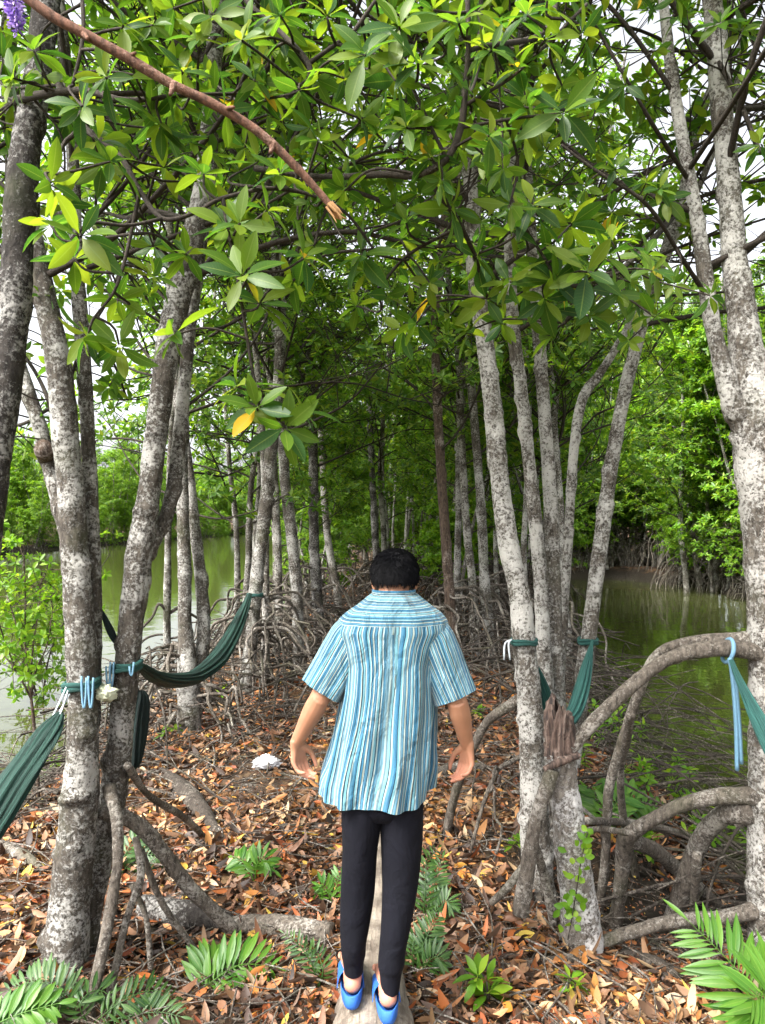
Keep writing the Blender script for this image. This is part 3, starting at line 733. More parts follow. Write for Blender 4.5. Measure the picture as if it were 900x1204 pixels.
def rosettes(mb, pos, ax, n, L, W, lod, rng, droop=(0.0, 0.3), el=(35, 105)):
    pos = np.asarray(pos, float); ax = unit(np.asarray(ax, float)); k = len(pos)
    if k == 0: return
    ref = np.where(np.abs(ax[:, :1]) > 0.8, np.array([[0, 1.0, 0]]), np.array([[1.0, 0, 0]]))
    u = unit(np.cross(ax, ref)); v = np.cross(ax, u)
    j = np.arange(n)[None, :]
    az = j * GA + rng.uniform(0, 6.28, (k, 1)) + rng.normal(0, 0.25, (k, n))
    e = np.radians(el[0] + (el[1] - el[0]) * (j + rng.uniform(-0.6, 0.6, (k, n)) + 0.5) / n)
    d = ax[:, None] * np.cos(e)[..., None] + (u[:, None] * np.cos(az)[..., None] + v[:, None] * np.sin(az)[..., None]) * np.sin(e)[..., None]
    d[..., 2] -= rng.uniform(0, 0.25, (k, n))
    nr = np.broadcast_to(ax[:, None], d.shape) + rng.normal(0, 0.25, d.shape)
    sc = rng.uniform(0.72, 1.12, (k, n)) * (0.8 + 0.2 * (j / n))
    LL = np.broadcast_to(np.asarray(L, float).reshape(-1, 1), (k, n)) * sc
    WW = np.broadcast_to(np.asarray(W, float).reshape(-1, 1), (k, n)) * sc * rng.uniform(0.85, 1.15, (k, n))
    leaves(mb, (pos[:, None] + unit(d) * LL[..., None] * 0.08).reshape(-1, 3), d.reshape(-1, 3), nr.reshape(-1, 3), LL.reshape(-1), WW.reshape(-1), rng.uniform(*droop, k * n), lod)

def stem_extend(pts, rad, ztop, rng, taper=0.35):
    """carry a stem on upward to its top height"""
    pts = [np.asarray(p, float) for p in pts]; rad = list(rad)
    d = unit(pts[-1] - pts[-2]); d[2] = max(d[2], 0.55); d = unit(d)
    r0 = rad[-1]; z0 = pts[-1][2]
    while pts[-1][2] < ztop:
        d = unit(d * 0.9 + np.array([rng.normal(0, .12), rng.normal(0, .12), 0.25]))
        pts.append(pts[-1] + d * 0.6); f = (pts[-1][2] - z0) / max(ztop - z0, .1)
        rad.append(r0 * (1 - (1 - taper) * min(f, 1)))
    return np.array(pts), np.array(rad)

def grow(stem, rad, z0, z1, nl, ll, rng, wood, keep=None, tw=6, dens=3, twn=4, thin=1.0, low=0.3):
    """limbs and twigs from a stem; returns the twig ends where the leaf rosettes sit"""
    zs = stem[:, 2]; R = []; A = []
    for i in range(nl):
        z = z0 + (z1 - z0) * ((i + rng.random()) / nl)
        j = int(np.clip(np.searchsorted(zs, z), 1, len(zs) - 1))
        t = np.clip((z - zs[j - 1]) / max(zs[j] - zs[j - 1], 1e-6), 0, 1)
        p = stem[j - 1] * (1 - t) + stem[j] * t; r = (rad[j - 1] * (1 - t) + rad[j] * t)
        az = i * GA + rng.normal(0, 0.4); f = (z - z0) / max(z1 - z0, .1)
        L = ll * (1.0 - 0.55 * f) * rng.uniform(0.7, 1.2)
        d = np.array([math.cos(az), math.sin(az), rng.uniform(0.15, 0.7) + 0.5 * f]); d /= np.linalg.norm(d)
        pts = [p]; q = p.copy()
        for s_ in range(5):
            d = unit(d + rng.normal(0, 0.20, 3) + np.array([0, 0, 0.05])); q = q + d * L / 5; pts.append(q.copy())
        pts = np.array(pts); rr = np.linspace(min(r * 0.45, 0.017), 0.005, 6) * thin
        used = False; tws = []
        for k in range(tw):
            u = low + (1 - low) * (k + rng.random() * 0.8) / tw; m_ = min(int(u * 5), 4); tt = u * 5 - m_
            b0 = pts[m_] * (1 - tt) + pts[m_ + 1] * tt
            a2 = rng.uniform(0, 6.28); dd = unit(unit(pts[m_ + 1] - pts[m_]) * 0.6 + np.array([math.cos(a2), math.sin(a2), rng.uniform(-0.1, 0.8)]) * 0.8)
            l2 = L * rng.uniform(0.22, 0.45)
            b1 = b0 + dd * l2 * 0.5 + rng.normal(0, 0.05, 3) * l2; b2 = b1 + unit(dd + np.array([0, 0, 0.3])) * l2 * 0.5
            tip = [(b2, unit(b2 - b1 + np.array([0, 0, .25])))]
            for s_ in range(dens - 1):
                o = rng.normal(0, 1, 3) * l2 * 0.42; o[2] = abs(o[2]) * 0.4 - 0.05
                e = b1 + (b2 - b1) * rng.random() + o; tip.append((e, unit(e - b1 + np.array([0, 0, .3]))))
            ok = [(e, a) for e, a in tip if keep is None or keep(e)]
            if ok:
                tws.append((b0, b1, b2)); used = True
                if keep is None or keep(b2): wood.tube([b0, b1, b2], [0.007 * thin, 0.005 * thin, 0.003 * thin], twn, cap=False)
                for e, a in ok:
                    R.append(e); A.append(a)
                    if dens > 1 and twn > 3: wood.tube([b1, (b1 + e) / 2 + rng.normal(0, .01, 3), e], [0.004 * thin, 0.003 * thin, 0.0022 * thin], 3, cap=False)
        if used: wood.tube(pts, rr, max(5, twn), res=0.12, cap=False)
    return R, A

def arch(mbx, p0, p1, rise, r0, r1, rng, n=7, res=0.06, wob=0.04, bump=0.08, power=0.8):
    """a stilt root: leaves the trunk, bows outward and comes down steeply"""
    p0 = np.asarray(p0, float); p1 = np.asarray(p1, float)
    t = np.linspace(0, 1, 7)
    h = p0[:2] + (p1[:2] - p0[:2]) * (t[:, None] ** power)
    z = p0[2] + rise * np.sin(t * PI) * (1 - t) - (p0[2] - p1[2]) * t ** 2.2
    pts = np.column_stack([h, z]); pts[1:-1] += rng.normal(0, wob, (5, 3))
    mbx.tube(pts, np.linspace(r0, r1, 7), n, res=res, bump=bump, bscale=16, cap=False)
    return pts

def stilt_roots(root, stem, rad, n, hmin, hmax, reach, r0, rng, mat, fork=0.5, az0=None, ok=None):
    for i in range(n):
        az = (rng.uniform(0, 6.28) if az0 is None else az0 + rng.normal(0, 0.9)) if i >= 1e9 else i * 2 * PI / n + rng.normal(0, 0.35)
        h = rng.uniform(hmin, hmax); zb = stem[0][2] + h
        j = int(np.clip(np.searchsorted(stem[:, 2], zb), 1, len(stem) - 1)); t = np.clip((zb - stem[j - 1][2]) / max(stem[j][2] - stem[j - 1][2], 1e-6), 0, 1)
        p0 = stem[j - 1] * (1 - t) + stem[j] * t
        re = reach * rng.uniform(0.5, 1.15) * (0.5 + 0.5 * h / hmax)
        e = p0[:2] + re * np.array([math.cos(az), math.sin(az)]); p1 = np.array([e[0], e[1], gz(*e) - 0.06])
        if ok is not None and not ok(p0, p1): continue
        mbx = MB(); pts = arch(mbx, p0, p1, h * 0.12, r0 * rng.uniform(.7, 1.1), r0 * 0.55, rng)
        if rng.random() < fork:
            q = pts[3]; e2 = q[:2] + re * 0.45 * np.array([math.cos(az + rng.choice([-.8, .8])), math.sin(az + rng.choice([-.8, .8]))])
            arch(mbx, q, [e2[0], e2[1], gz(*e2) - .06], 0.0, r0 * .55, r0 * .4, rng, 6)
        build(mbx, 'stilt_root', mat, root)

# ================================================================== trees: the near ones, each along its own line in the photograph
def pxstem(rows, d0, d1=None):
    """rows: photo x, y, width ; depth runs from d0 at the foot to d1 at the last row"""
    r = np.array(rows, float); d = np.linspace(d0, d1 or d0, len(r))
    pts = np.array([P(x, y, q) for (x, y, _), q in zip(r, d)]); return pts, r[:, 2] * d / FPX / 2 * 0.84
def pxtree(name, label, rows, d0, d1=None, ztop=8.5, bark='bark_grey', group=None, more=(), crown=None, roots=0, rootr=0.02, reach=0.7, hroot=(0.2, 0.7), seed=0, n=20, res=0.03, leaf='leaf_mid', lod=1, leafL=0.12, rok=None, rootmat='root', foot=True, ldens=1.0):
    rng = np.random.default_rng(seed + 100)
    pts, rad = pxstem(rows, d0, d1)
    if foot:
        b = pts[0].copy(); g = gz(b[0], b[1]); 
        pts = np.vstack([[b[0] + (b[0] - pts[1][0]) * 0.3, b[1], g - 0.08], pts]) if b[2] > g - 0.02 else pts
        if len(pts) != len(rad): rad = np.concatenate([[rad[0] * 1.18], rad])
    base = (pts[0][0], pts[0][1], gz(pts[0][0], pts[0][1]))
    root = thing(name, label, 'tree', base, group)
    stems = []
    for k, (pp, rr) in enumerate([(pts, rad)] + [pxstem(*m_) for m_ in more]):
        if ztop and pp[-1][2] < ztop: pp, rr = stem_extend(pp, rr, ztop, rng)
        mbx = MB(); mbx.tube(pp, rr, n, res=res, bump=0.09, bscale=13, seed=seed + k, knots=0.28)
        build(mbx, 'trunk', M[bark], root); stems.append((pp, rr))
    if crown:
        c = dict(z0=3.2, z1=ztop, nl=16, ll=1.9, tw=6, dens=3, keep=None); c.update(crown)
        wood = MB(); R = []; A = []
        for pp, rr in stems:
            a_, b_ = grow(pp, rr, c['z0'], c['z1'] - 0.2, c['nl'], c['ll'], rng, wood, c['keep'], c['tw'], c['dens'])
            R += a_; A += b_
        if R:
            lm = MB(); rosettes(lm, R, A, c.get('n', 9), leafL, leafL * 0.21, lod, rng)
            build(wood, 'branches', M['twig'], root); build(lm, 'crown', M[leaf], root)
    if roots: stilt_roots(root, pts, rad, roots, hroot[0], hroot[1], reach, rootr, rng, M[rootmat], ok=rok)
    return root, stems

def keep_near(e):
    if e[1] < 1.5: return False
    x, y = proj(np.asarray(e))
    if e[1] < 2.6: return y < -60                       # straight overhead only
    lim = 330 + 40 * math.sin(x / 70.0)
    return y < lim

rng = RNG
# --- left side
T1, _ = pxtree('mangrove_tree', 'dark rough trunk leaning in from the left edge with leafy boughs overhead', [(-95, 1380, 66), (-60, 1000, 58), (-30, 700, 52), (-2, 500, 46), (10, 420, 44), (20, 300, 42), (28, 190, 40), (42, 100, 36), (52, 20, 34), (60, -60, 32)], 2.2, 2.35, 6.5, 'bark_dark', seed=1, n=28, res=0.02)
T2, _ = pxtree('mangrove_tree', 'stout grey twin trunk in front of the creek with a green band knotted round it', [(76, 1150, 66), (82, 1050, 56), (92, 960, 52), (97, 900, 45), (97, 840, 42), (95, 760, 40), (90, 680, 38), (85, 600, 36), (78, 520, 36), (70, 440, 34), (58, 370, 31), (45, 310, 28), (25, 200, 25), (10, 60, 22)], 3.25, 3.35, 7.5,
    more=[([(104, 900, 24), (108, 820, 24), (111, 720, 21), (108, 600, 20), (103, 500, 20), (97, 400, 20), (90, 300, 19), (84, 160, 17), (70, 0, 15)], 3.36, 3.5), ([(82, 640, 22), (70, 590, 22), (58, 545, 21), (46, 500, 20), (30, 450, 19), (14, 410, 18), (-20, 340, 17)], 3.34, 3.6)],
    crown=dict(keep=keep_near, z0=2.8, nl=16, ll=2.6, dens=4), seed=2, n=26, res=0.02)
T4, s4 = pxtree('mangrove_tree', 'grey forked trunk on bare stilt legs with a green hammock tied at mid height', [(105, 1090, 30), (118, 1010, 34), (131, 945, 36), (140, 880, 35), (148, 800, 33), (155, 730, 35), (165, 650, 37), (172, 600, 32), (180, 540, 31), (188, 480, 31), (196, 420, 33), (205, 370, 35), (218, 320, 34), (232, 260, 30), (243, 200, 27), (250, 100, 24), (257, 0, 22)], 3.42, 3.5, 8.0,
    more=[([(170, 655, 26), (183, 628, 24), (194, 612, 22), (206, 565, 20), (213, 500, 19), (219, 430, 18), (226, 350, 17), (238, 280, 15)], 3.46, 3.7)],
    crown=dict(keep=keep_near, z0=2.9, nl=18, ll=2.6, dens=4), seed=3, n=26, res=0.02)
for pts in ([(128, 925, 17), (137, 960, 15), (139, 1010, 14), (128, 1080, 15), (116, 1140, 15), (104, 1196, 19)], [(160, 985, 10), (166, 1030, 10), (150, 1078, 9), (136, 1140, 10), (124, 1190, 12)],
            [(118, 952, 20), (160, 968, 21), (190, 1000, 19), (220, 1040, 19), (250, 1070, 18), (280, 1100, 18)], [(166, 1000, 9), (190, 1060, 8), (225, 1110, 8), (240, 1130, 8)], [(150, 900, 10), (175, 935, 9), (215, 960, 9), (240, 985, 8)], [(155, 1040, 7), (172, 1080, 7), (178, 1150, 7)]):
    a = np.array(pts, float); dd = np.linspace(3.32, G(a[-1][0], min(a[-1][1], 1200))[1], len(a)); mbx = MB()
    pp = np.array([P(x, y, q) for (x, y, _), q in zip(a, dd)])
    pp = np.vstack([pp, pp[-1] + unit(pp[-1] - pp[-2]) * 0.05 + [0, 0, -0.07]]); a = np.vstack([a, a[-1]]); dd = np.append(dd, dd[-1])
    mbx.tube(pp, a[:, 2] * dd / FPX / 2 * 0.9, 14, res=0.02, bump=0.10, bscale=18, cap=True, knots=0.15); build(mbx, 'stilt_root', M['root'], T4)
# sawn stub on the leaning stem
mbx = MB(); mbx.tube([P(60, 545, 3.5), P(52, 529, 3.36), P(51, 527, 3.33)], [0.045, 0.043, 0.040], 16, bump=0.08); build(mbx, 'cut_stub', M['bark_red'], T2)

T5, s5 = pxtree('mangrove_tree', 'grey double trunk at the edge of the left creek behind the hammock', [(222, 800, 30), (218, 740, 20), (217, 660, 18), (214, 560, 17), (214, 480, 17), (222, 400, 17), (235, 300, 16), (240, 180, 15)], 6.6, 6.8, 8.5,
    more=[([(232, 800, 22), (240, 745, 19), (236, 680, 17), (228, 610, 15), (221, 545, 14), (205, 440, 13), (200, 300, 12)], 6.7, 7.0)], crown=dict(z0=2.7, nl=24, ll=2.7, dens=4), seed=4, roots=13, reach=0.9, rootr=0.02, hroot=(0.25, 0.9), n=16)
T6, s6 = pxtree('mangrove_tree', 'leaning grey trunk that holds the far end of the green hammock', [(290, 800, 24), (295, 755, 19), (301, 690, 19), (312, 600, 18), (318, 540, 17), (326, 470, 16), (330, 380, 16), (322, 240, 14)], 8.0, 8.4, 9, crown=dict(z0=2.7, nl=24, ll=2.6, dens=4), seed=5, roots=14, reach=1.0, rootr=0.021, hroot=(0.3, 1.1), n=14)

# --- right side
R1, s_r1 = pxtree('mangrove_tree', 'tall pale leaning trunk with lichen patches just right of the person', [(632, 1060, 46), (630, 1000, 42), (626, 900, 36), (623, 840, 34), (618, 770, 31), (611, 700, 29), (598, 640, 29), (588, 570, 27), (580, 480, 26), (570, 400, 25), (560, 330, 23), (555, 250, 21), (551, 150, 19), (548, 40, 18)], 3.95, 4.2, 8.5, 'bark_white', crown=dict(keep=keep_near, z0=3.0, nl=18, ll=2.6, dens=4), seed=6, n=24, res=0.02)
R3, s_r3 = pxtree('mangrove_tree', 'cluster of slim grey stems rising behind the broken stump', [(645, 880, 28), (640, 770, 21), (633, 650, 19), (622, 540, 18), (612, 450, 18), (604, 390, 18), (600, 300, 17), (606, 150, 15)], 4.5, 4.7, 8.5, 'bark_white',
    more=[([(662, 890, 24), (654, 790, 21), (652, 700, 19), (648, 600, 19), (640, 480, 18), (633, 390, 17), (625, 280, 16), (612, 120, 14)], 4.55, 4.8), ([(654, 870, 16), (662, 740, 13), (668, 640, 13), (675, 530, 13), (685, 470, 14), (705, 440, 12), (730, 400, 10)], 4.7, 5.0),
          ([(672, 900, 24), (684, 810, 23), (692, 750, 22), (704, 660, 20), (715, 575, 20), (729, 490, 19), (742, 430, 18), (765, 350, 16), (800, 240, 14)], 4.6, 4.9)],
    crown=dict(keep=keep_near, z0=3.0, nl=12, ll=2.6, dens=4), seed=7, n=20, res=0.025, roots=6, reach=0.7, hroot=(0.3, 0.7), rootr=0.018)
R4, s_r4 = pxtree('mangrove_tree', 'massive forked trunk at the right edge with arching stilt roots', [(915, 1130, 76), (910, 1050, 66), (908, 950, 62), (908, 850, 60), (906, 700, 62), (900, 600, 64), (893, 510, 66), (886, 455, 56), (876, 400, 42), (864, 300, 35), (857, 210, 31), (850, 140, 30), (843, 60, 28), (838, 0, 26), (828, -90, 24)], 3.4, 3.5, 8.0, 'bark_white',
    more=[([(884, 520, 40), (866, 480, 32), (850, 432, 25), (836, 370, 22), (826, 300, 21), (815, 230, 19), (800, 150, 17), (788, 70, 15), (775, -30, 13)], 3.44, 3.5)], crown=dict(keep=keep_near, z0=2.9, nl=20, ll=2.7, dens=4), seed=8, n=30, res=0.02)
def px_roots(owner, lst, mat='root'):
    for rows, d0, d1 in lst:
        a = np.array(rows, float)
        if a[-1][1] > 975 and a[-1][0] > 500: d1 = G(a[-1][0], a[-1][1])[1]
        dd = np.linspace(d0, d1, len(a)); pp = np.array([P(x, y, q) for (x, y, _), q in zip(a, dd)])
        if a[-1][1] > 975: pp = np.vstack([pp, pp[-1] + unit(pp[-1] - pp[-2]) * 0.05 + [0, 0, -0.06]]); a = np.vstack([a, a[-1]]); dd = np.append(dd, dd[-1])
        mbx = MB(); mbx.tube(pp, a[:, 2] * dd / FPX / 2 * 0.88, 14, res=0.02, bump=0.10, bscale=17, seed=len(rows), knots=0.12); build(mbx, 'stilt_root', M[mat], owner)
px_roots(R4, [([(895, 768, 26), (860, 762, 24), (820, 765, 20), (785, 776, 18), (750, 800, 18), (715, 832, 18), (690, 858, 17), (668, 885, 16)], 3.4, 3.38),
              ([(885, 752, 24), (850, 753, 20), (815, 755, 17), (785, 762, 14), (768, 776, 14), (755, 805, 13), (742, 840, 13), (728, 885, 12), (716, 930, 12), (712, 1010, 12), (705, 1070, 12)], 3.45, 3.7),
              ([(742, 840, 11), (737, 870, 12), (730, 905, 10), (733, 960, 10), (748, 1030, 10)], 3.6, 3.9),
              ([(895, 936, 26), (850, 936, 22), (810, 944, 19), (775, 960, 18), (745, 978, 20), (735, 992, 22), (731, 1030, 17), (724, 1090, 18)], 3.4, 3.3),
              ([(890, 955, 34), (860, 955, 28), (838, 968, 26), (820, 995, 26), (806, 1035, 25), (790, 1085, 22)], 3.42, 3.45),
              ([(895, 1070, 24), (850, 1078, 18), (800, 1082, 17), (755, 1092, 17), (715, 1106, 16), (690, 1120, 15)], 3.38, 3.25),
              ([(690, 965, 10), (740, 968, 10), (800, 980, 10), (850, 1000, 9)], 3.7, 3.5), ([(735, 985, 22), (770, 1000, 20), (805, 1030, 19), (845, 1068, 18)], 3.75, 3.8),
              ([(820, 1005, 12), (817, 1050, 11), (813, 1105, 10)], 3.42, 3.38), ([(745, 980, 8), (700, 975, 8), (678, 985, 7)], 3.4, 3.5)])
px_roots(R1, [([(612, 822, 16), (592, 834, 14), (572, 850, 12), (556, 880, 12), (545, 905, 12), (535, 935, 11), (524, 985, 12)], 4.05, 4.2)], 'root')

# broken stump: white weathered wood with a brown splintered top
SB = G(682, 1110)
stump = thing('broken_stump', 'broken stump with white bark below and a jagged brown splintered top', 'tree stump', SB)
mbx = MB(); mbx.tube([P(686, 1130, 3.4), P(681, 1070, 3.4), P(673, 1000, 3.4), P(664, 930, 3.4), P(660, 884, 3.4)], [0.098, 0.085, 0.074, 0.066, 0.066], 30, res=0.012, bump=0.09, bscale=20, knots=0.12)
M['bark_peel'] = mat_bark('bark_peel', (0.06, 0.05, 0.04, 1), (0.24, 0.215, 0.185, 1), (0.58, 0.565, 0.55, 1), 0.62, 1.0, 1.0)
build(mbx, 'trunk', M['bark_peel'], stump)
mbx = MB(); rng2 = np.random.default_rng(4)
nA, nB = 44, 26; th = np.arange(nA) / nA * 2 * PI; top = 0.20 + 0.07 * sn(np.stack([np.cos(th), np.sin(th), 0 * th], -1), 2.6, 6) + 0.07 * rng2.random(nA)
c0 = P(660, 890, 3.4); c1 = P(657, 815, 3.4); V = []
for i in range(nB):
    f = i / (nB - 1); z = f * top
    r = 0.071 * (1 + 0.10 * np.sin(th * 11 + 2 * np.sin(f * 5)) + 0.07 * rng2.normal(0, 1, nA) * 0.5) * (1 - 0.12 * f)
    if i >= nB - 3: r = r * (0.86 if i == nB - 3 else 0.7 if i == nB - 2 else 0.3)
    ctr = c0 + (c1 - c0) * f
    V.append(np.stack([ctr[0] + r * np.cos(th), ctr[1] + r * np.sin(th), c0[2] + z - (0.02 if i >= nB - 1 else 0)], -1))
mbx.grid(np.array(V), closed=True)
mbx.tube([P(640, 905, 3.33), P(660, 895, 3.32), P(682, 888, 3.34)], [0.012, 0.02, 0.012], 8, res=0.01, bump=0.2)
m, nt, out = newmat('splintered_wood')
tc = nd(nt, 'ShaderNodeTexCoord').outputs['Object']
n = nd(nt, 'ShaderNodeTexNoise', {'Vector': nd(nt, 'ShaderNodeMapping', {'Vector': tc, 'Scale': (70, 70, 7)}).outputs[0], 'Scale': 1.0, 'Detail': 5}).outputs[0]
c = ramp(nt, n, [(0.35, (0.018, 0.012, 0.010)), (0.55, (0.10, 0.065, 0.05)), (0.72, (0.24, 0.19, 0.16))])
p = nd(nt, 'ShaderNodeBsdfPrincipled', {'Base Color': c, 'Roughness': 0.9, 'Normal': nd(nt, 'ShaderNodeBump', {'Height': n, 'Strength': 0.9, 'Distance': 0.01}).outputs[0]})
nt.links.new(p.outputs[0], out.inputs[0]); M['splinter'] = m
build(mbx, 'splintered_top', M['splinter'], stump)
for rows, d0, d1 in (([(650, 905, 16), (640, 935, 18), (630, 965, 17), (622, 1010, 18), (612, 1075, 20)], 3.33, 3.3), ([(628, 990, 10), (640, 1030, 11), (652, 1085, 12)], 3.36, 3.45), ([(622, 1010, 9), (600, 1040, 9), (578, 1062, 8)], 3.3, 3.35)):
    a = np.array(rows, float); dd = np.linspace(d0, d1, len(a)); pp = np.array([P(x, y, q) for (x, y, _), q in zip(a, dd)])
    mbx = MB(); mbx.tube(pp, a[:, 2] * dd / FPX / 2, 12, res=0.02, bump=0.1, bscale=17, knots=0.15); build(mbx, 'stilt_root', M['root'], stump)

# --- middle distance: trunks one can tell apart
def mid(label, rows, d0, seed, bark='bark_mid', roots=14, **kw):
    k = dict(crown=dict(z0=2.6, nl=20, ll=2.2, tw=6, dens=4), n=12, res=0.05, roots=roots, reach=1.05, rootr=0.019, hroot=(0.3, 1.2), rootmat='root'); k.update(kw)
    return pxtree('mangrove_tree', label, rows, d0, d0 * 1.04, 9.0, bark, seed=seed, **k)
mid('thin upright grey stem close beside the leaning hammock trunk', [(312, 790, 13), (313, 700, 10), (312, 600, 9), (308, 500, 9), (300, 400, 8)], 8.3, 21)
mid('pale straight trunk between the left creek and the person', [(352, 775, 17), (349, 690, 16), (342, 620, 16), (335, 560, 15), (330, 470, 14), (320, 330, 12)], 8.8, 22, 'bark_grey')
mid('slim trunk behind the pale straight one at the far creek edge', [(328, 745, 12), (327, 650, 11), (323, 560, 10), (318, 450, 9)], 10.5, 23)
mid('dark trunk standing left of the head of the person', [(376, 740, 16), (370, 650, 14), (369, 560, 13), (366, 450, 12)], 11.0, 24, 'bark_dark')
mid('thin leaning trunk nearest the head of the person on its left', [(396, 690, 11), (388, 650, 10), (382, 590, 10), (376, 480, 9)], 13.5, 25)
mid('reddish brown trunk rising right behind the right shoulder of the person', [(534, 765, 17), (529, 700, 15), (524, 630, 14), (518, 540, 13), (513, 440, 12), (512, 370, 12), (520, 300, 11)], 9.0, 26, 'bark_red')
mid('grey trunk just right of the reddish brown one', [(560, 770, 15), (556, 690, 12), (548, 610, 11), (542, 500, 11), (538, 400, 10)], 10.0, 27)
mid('slender grey trunk close behind the tall pale leaning trunk', [(576, 755, 16), (570, 680, 14), (566, 600, 13), (560, 520, 12), (552, 420, 11)], 9.5, 28, 'bark_grey')
mid('dark slim trunk straight above the head of the person', [(446, 700, 11), (442, 640, 10), (438, 560, 9), (434, 460, 9)], 14.5, 29, 'bark_dark')
mid('upright trunk seen between the leaning stem and the right creek', [(668, 760, 12), (664, 690, 10), (660, 600, 9), (652, 500, 9)], 9.5, 30, 'bark_grey')

# ================================================================== the boughs close overhead
def px_bough(owner, limbs, ros, seed, extra=18, leafL=0.100, mat='leaf_near', spread=85, ymax=400):
    """limbs: lists of (x, y, width, depth) in the photograph; ros: (x, y, depth) of the leaf rosettes they carry"""
    rng = np.random.default_rng(seed)
    wood = MB(); S_ = []
    for l in limbs:
        a = np.array(l, float); pp = np.array([P(x, y, d) for x, y, _, d in a])
        rr = a[:, 2] * a[:, 3] / FPX / 2
        c, r = wood.tube(pp, rr, 8, res=0.02, bump=0.10, bscale=30, seed=seed, knots=0.1)
        S_.append(c)
    S_ = np.vstack(S_)
    R = []; A = []; Z = []
    items = list(ros)
    for _ in range(extra):
        c = S_[rng.integers(len(S_))]; x, y = proj(c); d = c[1] * rng.uniform(0.95, 1.25)
        yy_ = y + rng.normal(0, spread * 0.55)
        if yy_ < ymax and d > 1.5: items.append((x + rng.normal(0, spread), yy_, d))
    for it in items:
        e = P(it[0], it[1], it[2]); k = np.argmin(np.linalg.norm(S_ - e, axis=1) + 0.15 * np.maximum(S_[:, 2] - e[2], 0)); s0 = S_[k]
        L = np.linalg.norm(e - s0)
        mpt = (s0 + e) / 2 + np.array([rng.normal(0, .12), rng.normal(0, .12), -0.12 if e[2] > s0[2] else 0.1]) * L
        ax = unit(e - mpt) * 0.7 + np.array([rng.normal(0, .25), rng.normal(0, .25) - 0.15, 0.55])
        if L > 0.02: wood.tube([s0, mpt, e], [0.0042, 0.0036, 0.0030], 6, res=0.02, bump=0.15, bscale=60, cap=False)
        R.append(e); A.append(ax); Z.append(it[3] if len(it) > 3 else 0)
    b = build(wood, 'bough', M['twig'], owner)
    lm = MB(); R = np.array(R); A = np.array(A)
    Z = np.array(Z); Z = np.where(Z > 0, Z, rng.uniform(0.7, 1.2, len(R)))
    rosettes(lm, R, A, 9, leafL * Z, leafL * 0.185 * Z, 2, rng, (0.0, 0.35), (30, 115))
    build(lm, 'foliage', M[mat], b)

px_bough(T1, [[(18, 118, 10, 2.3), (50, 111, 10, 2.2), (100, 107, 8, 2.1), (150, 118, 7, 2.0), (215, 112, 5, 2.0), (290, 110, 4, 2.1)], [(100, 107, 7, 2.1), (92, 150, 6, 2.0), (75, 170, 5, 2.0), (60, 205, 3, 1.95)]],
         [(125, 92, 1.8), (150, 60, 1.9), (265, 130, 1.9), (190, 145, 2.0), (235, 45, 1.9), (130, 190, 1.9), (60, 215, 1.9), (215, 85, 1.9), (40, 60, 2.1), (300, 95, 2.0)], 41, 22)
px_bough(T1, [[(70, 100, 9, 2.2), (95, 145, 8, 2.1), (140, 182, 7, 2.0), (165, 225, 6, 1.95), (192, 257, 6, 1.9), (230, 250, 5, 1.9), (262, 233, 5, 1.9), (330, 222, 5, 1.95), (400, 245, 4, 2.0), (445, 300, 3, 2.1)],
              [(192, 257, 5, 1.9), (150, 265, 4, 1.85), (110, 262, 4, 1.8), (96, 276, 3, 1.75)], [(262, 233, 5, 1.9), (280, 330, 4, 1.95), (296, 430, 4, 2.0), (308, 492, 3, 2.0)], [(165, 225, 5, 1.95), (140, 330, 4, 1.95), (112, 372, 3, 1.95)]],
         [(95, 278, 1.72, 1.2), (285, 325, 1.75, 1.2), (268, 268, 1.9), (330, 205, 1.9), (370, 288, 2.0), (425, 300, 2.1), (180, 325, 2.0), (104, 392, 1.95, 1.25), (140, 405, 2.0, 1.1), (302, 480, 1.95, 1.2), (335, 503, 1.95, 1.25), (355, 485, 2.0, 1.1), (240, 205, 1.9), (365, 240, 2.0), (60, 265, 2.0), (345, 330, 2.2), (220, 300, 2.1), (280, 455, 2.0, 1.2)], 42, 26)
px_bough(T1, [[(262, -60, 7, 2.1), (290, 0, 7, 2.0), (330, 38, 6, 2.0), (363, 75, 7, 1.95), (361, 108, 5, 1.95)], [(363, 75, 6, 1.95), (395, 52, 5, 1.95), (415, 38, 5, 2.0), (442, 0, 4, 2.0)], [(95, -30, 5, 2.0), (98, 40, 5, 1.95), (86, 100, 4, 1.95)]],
         [(285, 48, 1.7), (352, 105, 1.9), (405, 92, 1.9), (430, 65, 1.8), (465, 95, 1.9), (330, 18, 1.9), (250, 18, 1.9), (385, 20, 1.9), (180, 30, 1.9), (310, 75, 2.0), (365, 150, 2.0), (425, 140, 2.0), (205, 10, 2.0), (410, 185, 2.1)], 43, 24)
